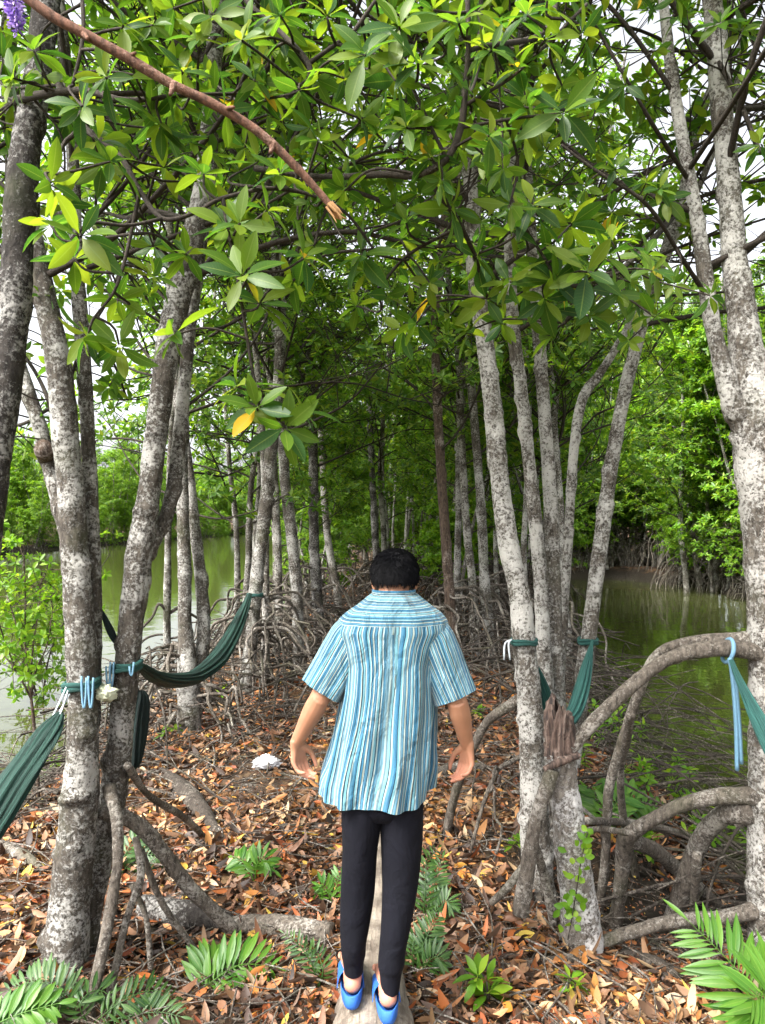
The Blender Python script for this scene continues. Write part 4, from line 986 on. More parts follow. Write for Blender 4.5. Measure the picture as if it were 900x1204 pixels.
px_bough(R1, [[(300, 198, 7, 2.3), (380, 208, 7, 2.15), (450, 205, 8, 2.0), (490, 206, 8, 1.95), (525, 187, 8, 1.9), (542, 150, 8, 1.9), (547, 110, 7, 1.9), (551, 50, 6, 1.9), (549, -30, 6, 1.9)], [(545, 125, 5, 1.9), (600, 92, 4, 1.9), (640, 55, 4, 1.9), (690, 5, 4, 2.0)],
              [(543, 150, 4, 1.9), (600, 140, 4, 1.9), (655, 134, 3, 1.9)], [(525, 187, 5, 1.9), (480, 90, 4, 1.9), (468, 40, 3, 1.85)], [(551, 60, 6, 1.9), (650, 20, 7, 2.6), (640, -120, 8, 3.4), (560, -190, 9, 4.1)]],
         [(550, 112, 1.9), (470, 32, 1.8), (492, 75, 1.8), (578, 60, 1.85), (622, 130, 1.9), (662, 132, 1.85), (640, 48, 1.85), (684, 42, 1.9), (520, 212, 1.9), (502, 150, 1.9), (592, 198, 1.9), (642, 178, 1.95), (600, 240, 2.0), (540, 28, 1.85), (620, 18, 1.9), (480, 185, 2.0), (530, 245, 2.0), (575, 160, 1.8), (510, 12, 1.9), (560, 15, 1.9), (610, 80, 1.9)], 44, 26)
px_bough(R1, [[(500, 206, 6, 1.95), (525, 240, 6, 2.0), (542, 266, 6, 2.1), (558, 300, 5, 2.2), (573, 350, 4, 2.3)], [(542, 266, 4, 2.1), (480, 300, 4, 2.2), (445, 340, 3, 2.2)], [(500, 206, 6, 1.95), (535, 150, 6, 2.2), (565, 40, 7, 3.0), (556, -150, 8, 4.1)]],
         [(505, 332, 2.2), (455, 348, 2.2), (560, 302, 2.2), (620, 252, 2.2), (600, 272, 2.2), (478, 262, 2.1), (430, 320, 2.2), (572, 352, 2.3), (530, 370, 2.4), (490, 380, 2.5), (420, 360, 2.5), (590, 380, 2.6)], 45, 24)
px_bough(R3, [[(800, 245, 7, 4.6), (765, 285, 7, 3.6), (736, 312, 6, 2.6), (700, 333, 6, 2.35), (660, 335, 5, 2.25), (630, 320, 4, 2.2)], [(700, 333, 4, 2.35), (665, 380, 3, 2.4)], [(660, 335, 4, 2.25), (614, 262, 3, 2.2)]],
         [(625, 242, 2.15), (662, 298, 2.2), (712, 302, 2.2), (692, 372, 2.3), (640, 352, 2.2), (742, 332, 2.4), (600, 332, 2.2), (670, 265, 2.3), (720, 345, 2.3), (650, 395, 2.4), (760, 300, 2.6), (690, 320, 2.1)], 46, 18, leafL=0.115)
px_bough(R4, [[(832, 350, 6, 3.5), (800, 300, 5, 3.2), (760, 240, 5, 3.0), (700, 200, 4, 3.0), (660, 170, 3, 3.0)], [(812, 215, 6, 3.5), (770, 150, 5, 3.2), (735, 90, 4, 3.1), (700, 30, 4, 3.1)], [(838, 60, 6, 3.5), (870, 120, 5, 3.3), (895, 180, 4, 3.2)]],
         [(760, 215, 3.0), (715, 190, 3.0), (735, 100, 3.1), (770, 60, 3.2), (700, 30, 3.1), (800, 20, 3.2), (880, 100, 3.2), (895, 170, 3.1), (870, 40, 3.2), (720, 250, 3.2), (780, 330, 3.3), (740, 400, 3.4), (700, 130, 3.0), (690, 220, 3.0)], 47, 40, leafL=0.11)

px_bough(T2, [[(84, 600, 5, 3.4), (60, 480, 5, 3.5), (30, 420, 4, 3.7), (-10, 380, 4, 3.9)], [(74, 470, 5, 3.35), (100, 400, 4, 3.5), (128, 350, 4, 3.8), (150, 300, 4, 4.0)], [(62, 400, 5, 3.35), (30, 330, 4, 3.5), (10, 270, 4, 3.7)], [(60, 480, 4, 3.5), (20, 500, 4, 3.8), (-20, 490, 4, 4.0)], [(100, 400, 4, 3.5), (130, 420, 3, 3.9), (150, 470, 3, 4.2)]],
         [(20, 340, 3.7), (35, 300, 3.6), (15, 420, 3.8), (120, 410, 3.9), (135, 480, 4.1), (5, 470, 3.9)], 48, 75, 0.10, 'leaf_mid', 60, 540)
# broken reddish bough hanging across the top left
br = MB()
pts = [P(20, -12, 1.60), P(60, 18, 1.61), P(100, 40, 1.62), P(150, 68, 1.64), P(200, 98, 1.66), P(250, 122, 1.68), P(300, 152, 1.70), P(340, 188, 1.72), P(372, 222, 1.74), P(394, 248, 1.75)]
br.tube(pts, np.array([15, 15, 15, 16, 14, 14, 13, 13, 11, 9]) * 0.8 * 1.65 / FPX / 2, 16, res=0.012, bump=0.08, bscale=24, knots=0.12)
for (x, y, q), (ex_, ey_, eq) in (((98, 39, 1.62), (104, 46, 1.60)), ((205, 100, 1.66), (200, 112, 1.64)), ((262, 129, 1.685), (276, 126, 1.67)), ((322, 170, 1.71), (318, 180, 1.70)), ((150, 68, 1.64), (160, 62, 1.63))):
    br.tube([P(x, y, q), (P(x, y, q) + P(ex_, ey_, eq)) / 2, P(ex_, ey_, eq)], [0.010, 0.006, 0.0035], 8, res=.004, bump=.2, bscale=60)
M['bark_broken'] = mat_bark('bark_broken', (0.05, 0.027, 0.018, 1), (0.17, 0.085, 0.055, 1), (0.22, 0.135, 0.10, 1), 0.35, 1.5, 0.5)
bb = build(br, 'broken_bough', M['bark_broken'], None, origin=P(200, 98, 1.66))
tag(bb, 'bare reddish brown broken bough slanting down across the leaves, split pale at its tip', 'branch')
sp = MB(); r3 = np.random.default_rng(8)
for k in range(11):
    o = r3.normal(0, 0.0045, 3); sp.tube([P(388, 241, 1.746) + o, P(397, 251, 1.752) + o * 1.3, P(400 + r3.uniform(-3, 4), 254 + r3.uniform(-2, 6), 1.755) + o * 1.6], [0.004, 0.003, 0.0006], 5, cap=False)
build(sp, 'splintered_tip', mat_simple('pale_wood', (0.42, 0.24, 0.11), 0.8, 0.2, 0.4, 200), bb)

# violet blossom hanging at the top left corner
fl = MB(); r3 = np.random.default_rng(9); k = 260
t = r3.random(k); ctr = np.array([P(14, -25, 1.9) * (1 - q) + P(20, 36, 1.9) * q for q in t]); rad_ = 0.034 * (1 - 0.65 * t)
o = unit(r3.normal(0, 1, (k, 3))); base = ctr + o * (rad_ * r3.uniform(0.5, 1, k))[:, None]
leaves(fl, base, o + r3.normal(0, .4, (k, 3)), r3.normal(0, 1, (k, 3)), r3.uniform(.009, .016, k), .0042, 0.3, 1)
fo = thing('flower_spray', 'small violet blossom spray hanging in the top left corner', 'flower', P(14, -25, 1.9))
build(fl, 'petals', mat_leaf('violet_petal', [(0.0, (0.10, 0.05, 0.32, 1)), (0.5, (0.28, 0.16, 0.58, 1)), (1, (0.6, 0.45, 0.8, 1))], (1.2, 1.2, 1.2, 1), 0.35), fo)
st = MB(); st.tube([P(8, -60, 1.9), P(14, -20, 1.9), P(20, 36, 1.9)], [0.003, 0.0025, 0.0015], 6, res=.02); build(st, 'stem', M['twig'], fo)

# ================================================================== the stand down the strip, copied from a few kinds
def forest_tree(name, label, group, loc, seed, H=9.0, r=0.07, z0=2.0, nl=24, ll=1.9, leafL=0.125, lod=1, leaf='leaf_mid', bark='bark_mid', stems=1, roots=7, tw=6, dens=3, nleaf=8, reach=0.9, hroot=(0.4, 1.2), rootr=0.022, spread=0.35, rootmat='root_dark', low=0.3, branches=True):
    rng = np.random.default_rng(seed)
    x, y = loc; z = gz(x, y); root = thing(name, label, 'tree', (x, y, z), group)
    wood = MB(); R = []; A = []; first = None
    for k in range(stems):
        o = np.array([rng.normal(0, spread * (stems > 1)), rng.normal(0, spread * (stems > 1)), 0]); d = np.array([rng.normal(0, .05), rng.normal(0, .05), 1.0]) + o * 0.25
        p = np.array([x, y, z - 0.1]) + o; pts = [p]; rad = [r * 1.15]; h = H * rng.uniform(0.85, 1.05)
        while pts[-1][2] < z + h:
            d = unit(d + np.array([rng.normal(0, .05), rng.normal(0, .05), 0.05])); pts.append(pts[-1] + d * 0.55); f = (pts[-1][2] - z) / h; rad.append(r * (1 - 0.7 * min(f, 1)))
        pts = np.array(pts); rad = np.array(rad)
        mbx = MB(); mbx.tube(pts, rad, 9, res=0.12, bump=0.10, bscale=10, seed=seed + k); build(mbx, 'trunk', M[bark], root)
        a_, b_ = grow(pts, rad, z + z0, z + h - 0.2, nl, ll, rng, wood, None, tw, dens, 3, low=low); R += a_; A += b_
        if first is None: first = (pts, rad)
    if branches: build(wood, 'branches', M['twig'], root)
    lm = MB(); rosettes(lm, R, A, nleaf, leafL, leafL * 0.22, lod, rng); build(lm, 'crown', M[leaf], root)
    if roots: stilt_roots(root, first[0], first[1], roots, hroot[0], hroot[1], reach, rootr, rng, M[rootmat])
    return root

def place(src, x, y, rot, sc, label=None, group=None):
    c = copy_tree(src); c.location = (x, y, gz(x, y)); c.rotation_euler = (0, 0, rot); c.scale = (sc, sc, sc)
    if label: c['label'] = label
    if group: c['group'] = group
    return c

rng = np.random.default_rng(77)
SL = 'slender grey tree in the dense stand that fills the strip ahead of the person'
SG = 'slender trees of the stand ahead'
spots = []
taken = [np.array(o.location[:2]) for o in COL.objects if o.parent is None and o.get('category') == 'tree']
y = 11.0
tries = 0
while tries < 9000 and len(spots) < 122:
    tries += 1
    y = 10.0 + 48 * rng.random() ** 1.25; a, b_ = xl(y) + 0.35, xr(y) - 0.35
    x = rng.uniform(a, b_)
    if y < 15 and -0.9 < x < 0.9: continue
    q = np.array([x, y])
    md = 0.55 + y * 0.010
    if all(np.linalg.norm(q - t) > md for t in taken): taken.append(q); spots.append((x, y))
spots.sort(key=lambda s_: s_[1])
kinds = [dict(seed=201, H=6.6, r=0.050, z0=2.4, bark='bark_white', nl=16, dens=4), dict(seed=202, H=7.4, r=0.062, z0=1.8, bark='bark_grey', nl=16, dens=4), dict(seed=203, H=6.2, r=0.042, z0=1.6, bark='bark_grey', ll=1.7, nl=16, dens=4), dict(seed=204, H=7.0, r=0.065, z0=2.3, bark='bark_mid', nl=16, dens=4), dict(seed=205, H=5.8, r=0.036, z0=1.4, bark='bark_grey', ll=1.6, nl=15, dens=4)]
protos = []
for i, (x, y) in enumerate(spots):
    if i < len(kinds): protos.append(forest_tree('mangrove_tree', SL, SG, (x, y), **kinds[i]))
    else:
        k = int(rng.integers(len(kinds)))
        place(protos[k], x, y, rng.uniform(0, 6.28), rng.uniform(0.85, 1.15))

# low leafy saplings under the stand
up_ = []
uspots = []
while len(uspots) < 34:
    y = 13 + 38 * rng.random() ** 1.2; x = rng.uniform(float(xl(y)) + .3, float(xr(y)) - .3)
    if y < 17 and abs(x) < 1.0: continue
    if all((x - a) ** 2 + (y - b) ** 2 > 0.6 for a, b in uspots): uspots.append((x, y))
for i, (x, y) in enumerate(uspots):
    if i < 3: up_.append(forest_tree('mangrove_sapling', 'low leafy green sapling growing among the trunks of the stand ahead', 'saplings under the stand', (x, y), 231 + i, H=(3.2, 2.4, 3.8)[i], r=0.022, z0=0.4, nl=20, ll=1.1, dens=4, leaf=('leaf_far', 'leaf_bright', 'leaf_far')[i], stems=2, roots=4, hroot=(0.15, 0.5), reach=0.4, rootr=0.010, leafL=0.12))
    else: place(up_[int(rng.integers(3))], x, y, rng.uniform(0, 6.28), rng.uniform(0.8, 1.25))
# trees along both creek edges whose boughs spread over the water
FL = dict(r=0.055, nl=28, ll=2.6, dens=4, H=8.0, roots=11)
for (x, y), sd_, z0, lab in (((-2.75, 9.6), 221, 2.3, 'leafy grey tree at the edge of the left creek beyond the hammock'), ((-2.45, 12.4), 222, 2.0, 'low branched tree farther along the left creek edge'), ((-2.3, 16.0), 223, 1.6, 'dense tree where the left creek edge fades into the stand'),
                             ((2.45, 10.6), 224, 2.4, 'leafy tree at the right creek edge behind the slim stems'), ((3.2, 14.6), 225, 2.2, 'tree standing at the right creek edge far behind the leaning stem')):
    forest_tree('mangrove_tree', lab, None, (x, y), sd_, z0=z0, bark='bark_grey', **FL)
# far banks: bushy trees down to the water
LBL = 'bushy bright green tree lining the far bank of the left creek'
LBR = 'bushy green tree rooted on the bank across the right creek'
LBE = 'dense green tree closing the view behind the stand'
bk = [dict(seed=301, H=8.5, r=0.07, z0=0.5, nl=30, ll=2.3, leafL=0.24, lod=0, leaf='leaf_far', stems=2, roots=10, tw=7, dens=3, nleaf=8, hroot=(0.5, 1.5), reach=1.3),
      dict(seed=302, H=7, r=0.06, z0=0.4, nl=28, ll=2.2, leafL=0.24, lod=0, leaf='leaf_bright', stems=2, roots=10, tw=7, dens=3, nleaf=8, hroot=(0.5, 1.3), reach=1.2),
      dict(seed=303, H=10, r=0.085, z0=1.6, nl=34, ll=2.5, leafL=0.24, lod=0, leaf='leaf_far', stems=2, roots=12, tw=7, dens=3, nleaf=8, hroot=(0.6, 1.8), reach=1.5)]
bl = []
for i, k in enumerate(bk):
    bl.append(forest_tree('mangrove_tree', LBL, 'trees on the far left bank', (xl2(58 + 9 * i) - 1.2, 58 + 9 * i), spread=0.5, **k)); bl[-1].scale = (0.7, 0.7, 0.7)
for row, (dx, step) in enumerate(((1.0, 2.6), (4.0, 3.2), (8.5, 4.5))):
    yy_ = 26.0 + row
    while yy_ < 88:
        x = xl2(yy_) - dx + rng.normal(0, 0.6)
        if abs(yy_ - 58) > 1.6 or row > 0: place(bl[int(rng.integers(3))] if row else bl[int(rng.integers(2))], x, yy_ + rng.normal(0, .5), rng.uniform(0, 6.28), rng.uniform(0.55, 0.78) * (1 + 0.08 * row))
        yy_ += step
bk2 = [dict(seed=311, H=8.5, r=0.075, z0=1.1, nl=34, ll=2.1, leafL=0.16, lod=1, leaf='leaf_mid', stems=3, roots=24, rootmat='root', tw=7, dens=4, nleaf=8, hroot=(0.5, 1.7), reach=1.5, rootr=0.024),
       dict(seed=312, H=7.5, r=0.06, z0=0.7, nl=32, ll=2.0, leafL=0.16, lod=1, leaf='leaf_bright', stems=2, roots=22, rootmat='root', tw=7, dens=4, nleaf=8, hroot=(0.5, 1.4), reach=1.2, rootr=0.022),
       dict(seed=313, H=9.5, r=0.09, z0=2.2, nl=34, ll=2.2, leafL=0.16, lod=1, leaf='leaf_mid', stems=3, roots=30, rootmat='root', tw=7, dens=4, nleaf=8, hroot=(0.6, 2.0), reach=1.7, rootr=0.026)]
wl = [(float(xr2(q)) + 0.25, q) for q in (13.0, 15.5, 18.0, 20.0, 22.0, 23.8)] + [(q, 26.6 + 0.3 * math.sin(q * 3)) for q in (6.2, 7.1, 8.0, 9.0)]
rspots = [(9.9, 22.4), (8.2, 27.0), (10.6, 20.0), (6.6, 28.2), (9.2, 26.4), (11.6, 21.0), (11.2, 17.5), (12.3, 14.5), (10.2, 27.6), (12.0, 24.5), (5.3, 28.8), (7.4, 30.5), (9.4, 31), (11.6, 29.5), (13.8, 26), (14.0, 22), (14.3, 18), (16.5, 28), (13.4, 33), (8.4, 34.5), (5.8, 33), (11, 36), (16, 34), (19, 26), (18.5, 21), (15.0, 11.5), (18, 15)] + wl
yy_ = 30.0
while yy_ < 88:                                           # bushes hanging over the far left water's edge
    place(bl[1 if rng.random() < .6 else 0], xl2(yy_) + 0.35 + rng.normal(0, .2), yy_, rng.uniform(0, 6.28), rng.uniform(0.28, 0.42), 'low bright bush hanging over the far edge of the left creek', 'bushes over the far left edge'); yy_ += 1.7
br_ = []
for i, (x, y) in enumerate(rspots):
    if i < 3: br_.append(forest_tree('mangrove_tree', LBR, 'trees across the right creek', (x, y), spread=0.45, **bk2[(2, 0, 1)[i]]))
    else: place(br_[int(rng.integers(3))], x, y, rng.uniform(0, 6.28), rng.uniform(0.85, 1.15) if i < len(rspots) - len(wl) else rng.uniform(0.5, 0.75))
n_end = 0
for yy_, step, x0, x1 in ((62, 2.0, -3, 8), (66, 2.4, -3.5, 14), (72, 2.8, -4, 20), (80, 3.2, -6, 26), (91, 3.4, -16, 30), (98, 4.5, -34, 36)):
    x = x0
    while x < x1:
        place(bl[int(rng.integers(3))], x + rng.normal(0, .5), yy_ + rng.normal(0, .8), rng.uniform(0, 6.28), rng.uniform(0.9, 1.3), LBE, 'trees closing the view'); x += step
for x, y in ((14, 40), (18, 42), (22, 38), (25, 31), (24, 24), (26, 48), (17, 50), (11, 46), (9, 41), (22, 56), (30, 40), (31, 56), (12, 54), (28, 66)):
    place(bl[int(rng.integers(3))], x, y, rng.uniform(0, 6.28), rng.uniform(1.0, 1.3), 'tall green tree in the wood far behind the right bank', 'wood behind the right bank')

# ================================================================== forest floor
# the log the person walks on
lg = MB(); 
lg.tube([[0.02, 1.2, -0.04], [-0.005, 2.0, -0.035], [-0.03, 2.7, -0.025], [-0.045, 3.3, 0.005], [-0.045, 3.9, 0.035], [-0.06, 4.5, 0.05], [-0.05, 4.62, 0.05]], [0.175, 0.168, 0.160, 0.125, 0.098, 0.080, 0.06], 36, res=0.03, bump=0.07, bscale=9, flute=0.03, knots=0.10, seed=3)
m, nt, out = newmat('weathered_log')
tc = nd(nt, 'ShaderNodeTexCoord').outputs['Object']
gr = nd(nt, 'ShaderNodeTexNoise', {'Vector': nd(nt, 'ShaderNodeMapping', {'Vector': tc, 'Scale': (48, 4, 48)}).outputs[0], 'Scale': 1.0, 'Detail': 6, 'Roughness': 0.7, 'Distortion': 0.5}).outputs[0]
bl_ = nd(nt, 'ShaderNodeTexNoise', {'Vector': tc, 'Scale': 7.0, 'Detail': 6, 'Roughness': 0.7}).outputs[0]
c = ramp(nt, gr, [(0.30, (0.055, 0.042, 0.032)), (0.46, (0.22, 0.185, 0.145)), (0.7, (0.37, 0.325, 0.265))])
c = mixc(nt, ramp(nt, bl_, [(0.42, (0.75, 0.75, 0.75)), (0.56, (0, 0, 0))]), c, (0.075, 0.055, 0.04, 1))
p = nd(nt, 'ShaderNodeBsdfPrincipled', {'Base Color': c, 'Roughness': 0.85, 'Normal': nd(nt, 'ShaderNodeBump', {'Height': math_(nt, 'ADD', gr, bl_), 'Strength': 0.9, 'Distance': 0.012}).outputs[0]})
nt.links.new(p.outputs[0], out.inputs[0]); M['log'] = m
tag(build(lg, 'fallen_log', M['log'], None, origin=(-0.03, 2.7, 0.0)), 'long weathered grey log under the feet of the person', 'log')
def px_log(name, label, rows, cat='log', mat='root', n=18, lift=0.5):
    a = np.array(rows, float); mbx = MB(); pp = []; rr = []
    for x, y, w_ in a:
        g = G(x, y); r = w_ * g[1] / FPX / 2; pp.append(g + [0, 0, r * lift]); rr.append(r)
    mbx.tube(pp, rr, n, res=0.025, bump=0.10, bscale=16, knots=0.15, seed=len(rows) + rows[0][0])
    return tag(build(mbx, name, M[mat], None, origin=pp[0]), label, cat)
px_log('fallen_log', 'short pale log lying across the ground just left of the long log', [(268, 1092, 18), (300, 1094, 24), (345, 1100, 29), (390, 1108, 28)], mat='root')
px_log('fallen_log', 'dark rotten log half buried behind the stilt legs on the left', [(165, 1072, 26), (210, 1080, 32), (250, 1086, 28), (275, 1094, 18)], mat='bark_dark')
px_log('fallen_log', 'thin grey log lying crosswise behind the right hand of the person', [(470, 930, 16), (505, 918, 17), (540, 908, 15), (570, 905, 11)], mat='root')
px_log('fallen_branch', 'short grey stick lying on the leaves below the broken stump', [(615, 1134, 8), (650, 1132, 10), (685, 1127, 11), (715, 1124, 9)], 'stick', 'root')
px_log('fallen_branch', 'dark broken branch lying in the hollow below the big right trunk', [(735, 1130, 22), (765, 1140, 24), (800, 1156, 20)], 'stick', 'root_dark')
px_log('fallen_branch', 'thick stick lying on the leaves at the left edge', [(-10, 1000, 20), (25, 1012, 18), (52, 1030, 12)], 'stick', 'root')
px_log('fallen_branch', 'long dark stick running across the litter behind the stilt legs', [(185, 905, 8), (225, 945, 24), (262, 990, 9), (290, 1010, 7)], 'stick', 'root_dark')
px_log('fallen_branch', 'thin stick pointing at the foot of the stout twin trunk', [(0, 1095, 6), (40, 1078, 7), (62, 1070, 6)], 'stick', 'root')

# leaf litter
rng = np.random.default_rng(5)
def scatter(k, ylo, yhi, pw=1.0):
    y = ylo + (yhi - ylo) * rng.random(k) ** pw; h = 0.56 * y + 0.6
    x = rng.uniform(-1, 1, k) * np.minimum(h, 4.2)
    z = gh(x, y); e = 0.05
    ok = z > -0.34
    x, y, z = x[ok], y[ok], z[ok]
    nx = -(gh(x + e, y) - z) / e; ny = -(gh(x, y + e) - z) / e
    return np.stack([x, y, z], -1), unit(np.stack([nx, ny, np.ones_like(nx)], -1))
lm = MB()
for part_, (k, a, b_, pw, lf) in enumerate(((21000, 2.0, 4.8, 1.0, 2), (24000, 4.4, 8.5, 1.0, 1), (15000, 8.0, 20, 1.3, 0))):
    p_, nr = scatter(k, a, b_, pw); k = len(p_)
    az = rng.uniform(0, 6.28, k); d = np.stack([np.cos(az), np.sin(az), rng.normal(0, 0.17, k)], -1)
    n2 = nr + rng.normal(0, 0.75, (k, 3)); L = rng.uniform(0.035, 0.100, k) * (1.25 if part_ == 2 else 1)
    p_[:, 2] += rng.uniform(0.004, 0.045, k)
    dr = rng.normal(0.0, 0.5, k)
    sel = (sn(p_ * np.array([1, 1, 0]), 1.3, 9) + 0.45 * smooth(0.0, 1.4, p_[:, 0]) * smooth(4.6, 3.2, p_[:, 1]) + rng.normal(0, 0.25, k)) > 0.50
    bare = sn(p_ * np.array([1, 1, 0]), 2.3, 14) + 0.5 * sn(p_ * np.array([1, 1, 0]), 6.0, 15) + rng.normal(0, 0.18, k) < -0.50      # patches where the mud shows
    for f_, mi in ((~sel & ~bare, 0), (sel & ~bare, 1)):
        t = MB(); leaves(t, p_[f_] - unit(d[f_]) * L[f_][:, None] * .5, d[f_], n2[f_], L[f_], L[f_] * rng.uniform(0.13, 0.26, f_.sum()), dr[f_], 1 if lf == 2 and False else min(lf, 2), rng.uniform(0.15, 0.55))
        V = np.vstack(t.v); F = np.vstack([q[1] for q in t.f]); lm.add(V, F, None, mi)
M['litter_tan'] = mat_leaf('litter_tan', [(0.0, (0.06, 0.035, 0.022, 1)), (0.18, (0.22, 0.12, 0.06, 1)), (0.36, (0.42, 0.28, 0.15, 1)), (0.5, (0.36, 0.13, 0.032, 1)), (0.64, (0.52, 0.38, 0.23, 1)), (0.78, (0.13, 0.06, 0.03, 1)), (0.9, (0.46, 0.21, 0.05, 1)), (1.0, (0.58, 0.47, 0.32, 1))], (1.2, 1.1, 0.9, 1), 0.12, 0.6, 0.3)
for k, a, b_ in ((26000, 2.0, 5.2), (16000, 5.0, 9.5)):
    p_, nr = scatter(k, a, b_, 1.0); k = len(p_); az = rng.uniform(0, 6.28, k); d = np.stack([np.cos(az), np.sin(az), rng.normal(0, 0.4, k)], -1); L = rng.uniform(0.010, 0.034, k)
    p_[:, 2] += rng.uniform(0.006, 0.05, k); leaves(lm, p_, d, nr + rng.normal(0, .7, (k, 3)), L, L * rng.uniform(0.08, 0.35, k), 0.3, 0)
tag(build(lm, 'leaf_litter', [M['litter'], M['litter_tan']]), 'brown orange and tan fallen leaves covering the strip', 'leaf litter', kind='stuff')

# twigs and dead sticks lying in the leaves; a thicket of thin dead sticks towards both banks
tw = MB()
def sticks(k, ylo, yhi, pw, Lr, rr, lift, xs=None, tilt=0.08):
    p_, nr = scatter(k, ylo, yhi, pw)
    for q in p_:
        if xs and not xs(q): continue
        az = rng.uniform(0, 6.28); L = rng.uniform(*Lr); d = np.array([math.cos(az), math.sin(az), rng.normal(0, tilt)]); r = rng.uniform(*rr)
        c = q + [0, 0, r + rng.uniform(0.01, lift)]; a = c - d * L / 2; e = c + d * L / 2
        a[2] = max(a[2], gz(a[0], a[1]) - 0.02); e[2] = max(e[2], gz(e[0], e[1]) - 0.02)
        mpt = (a + e) / 2 + rng.normal(0, 0.06, 3) * L
        mpt[2] = max(mpt[2], q[2])
        tw.tube([a, mpt, e], [r, r * 0.85, r * 0.5], 5, res=max(L / 5, .03), cap=False)
sticks(3200, 2.0, 7.5, 1.0, (0.06, 0.55), (0.0014, 0.0048), 0.07)
sticks(700, 5.0, 14.0, 1.2, (0.2, 0.9), (0.003, 0.009), 0.08)
tag(build(tw, 'twig_litter', M['root']), 'thin grey twigs lying among the fallen leaves', 'twigs', kind='stuff')
tw = MB()
k = 0
while k < 330:                                            # brush on the right bank: long thin stems sloping to the water
    y = 3.3 + 7.5 * rng.random() ** 1.2; xe = float(xr(y)); x = xe - 0.35 + rng.normal(0, 0.55)
    if x < 1.35 + 0.05 * y or y < 3.4: continue
    k += 1
    L = rng.uniform(0.5, 1.7); az = rng.normal(-0.5, 0.65) if rng.random() < .75 else rng.uniform(0, 6.28); tl = rng.uniform(-0.75, 0.6)
    d = unit(np.array([math.cos(az), math.sin(az), tl])); g = gz(x, y)
    c = np.array([x, y, max(g, -0.4) + rng.uniform(0.03, 0.38)]); a = c - d * L / 2; e = c + d * L / 2
    for q in (a, e): q[2] = max(q[2], max(gz(q[0], q[1]), -0.42) - 0.03)
    r = rng.uniform(0.003, 0.0105); mpt = (a + e) / 2 + rng.normal(0, .05, 3) * L + [0, 0, 0.06 * L]
    tw.tube([a, mpt, e], [r, r * .9, r * .6], 5, res=L / 6, cap=False)
k = 0
while k < 300:                                            # and on the left bank
    y = 4.6 + 9.0 * rng.random() ** 1.2; x = float(xl(y)) + 0.55 + rng.normal(0, 0.5)
    if x > -0.7 - 0.03 * y or x < -0.50 * y - .2: continue
    k += 1
    L = rng.uniform(0.4, 1.5); az = rng.uniform(0, 6.28); d = unit(np.array([math.cos(az), math.sin(az), rng.uniform(-0.6, 0.6)])); g = gz(x, y)
    c = np.array([x, y, max(g, -0.4) + rng.uniform(0.02, 0.26)]); a = c - d * L / 2; e = c + d * L / 2
    for q in (a, e): q[2] = max(q[2], max(gz(q[0], q[1]), -0.42) - 0.03)
    r = rng.uniform(0.003, 0.010); mpt = (a + e) / 2 + rng.normal(0, .05, 3) * L + [0, 0, 0.05 * L]
    tw.tube([a, mpt, e], [r, r * .9, r * .6], 5, res=L / 6, cap=False)
k = 0
while k < 850:                                            # tangle of fallen sticks between the trunks ahead
    y = 6.8 + 16 * rng.random() ** 1.4; x = rng.uniform(float(xl(y)) + .2, float(xr(y)) - .2)
    k += 1
    L = rng.uniform(0.5, 2.0); az = rng.uniform(0, 6.28); d = unit(np.array([math.cos(az), math.sin(az), rng.uniform(-0.5, 0.5)])); g = gz(x, y)
    c = np.array([x, y, g + rng.uniform(0.03, 0.45)]); a = c - d * L / 2; e = c + d * L / 2
    for q in (a, e): q[2] = max(q[2], gz(q[0], q[1]) - 0.03)
    r = rng.uniform(0.004, 0.013); mpt = (a + e) / 2 + rng.normal(0, .05, 3) * L + [0, 0, 0.10 * L]
    tw.tube([a, mpt, e], [r, r * .9, r * .6], 5, res=L / 5, cap=False)
tag(build(tw, 'brushwood', M['root_dark']), 'tangle of thin dead sticks along both banks and between the trunks', 'brushwood', kind='stuff')

# crumpled white scrap on the leaves
def crumple(name, label, cat, c, r, mat, seed, flat=0.55):
    mbx = MB(); r3 = np.random.default_rng(seed); nu, nv = 36, 20
    th = np.linspace(0, 2 * PI, nu, endpoint=False); ph = np.linspace(-PI / 2 + .05, PI / 2 - .05, nv)
    V = np.stack([np.cos(ph)[:, None] * np.cos(th), np.cos(ph)[:, None] * np.sin(th), np.repeat(np.sin(ph)[:, None], nu, 1)], -1)
    f = 1 + 0.30 * np.abs(sn(V, 3.2, seed)) - 0.25 * np.abs(sn(V, 6.5, seed + 1)) + 0.10 * r3.normal(0, .5, V.shape[:2])
    f = f + 0.16 * r3.normal(0, 1, V.shape[:2]) + 0.22 * sn(V, 9.0, seed + 3)
    V = V * f[..., None] * r * np.array([1.25, 0.9, flat]) + np.asarray(c)
    mbx.grid(V, closed=True); mbx.f.append(('l', [list(range(nu))[::-1], [(nv - 1) * nu + i for i in range(nu)]], 0))
    return tag(build(mbx, name, mat, None, smooth_=False, origin=c), label, cat)
M['white_plastic'] = mat_simple('white_plastic', (0.74, 0.74, 0.76), 0.45, 0.5, 0.08, 60)
crumple('plastic_scrap', 'crumpled white scrap lying on the leaves left of the hanging hand', 'litter', G(314, 904) + np.array([0, 0, .05]), 0.075, M['white_plastic'], 3)
crumple('plastic_bag', 'small pale knotted bag wedged between the twin trunk and the forked trunk', 'bag', P(124, 815, 3.30), 0.036, mat_simple('pale_plastic', (0.52, 0.55, 0.40), 0.5, 0.4, 0.3, 60), 5, 0.85)

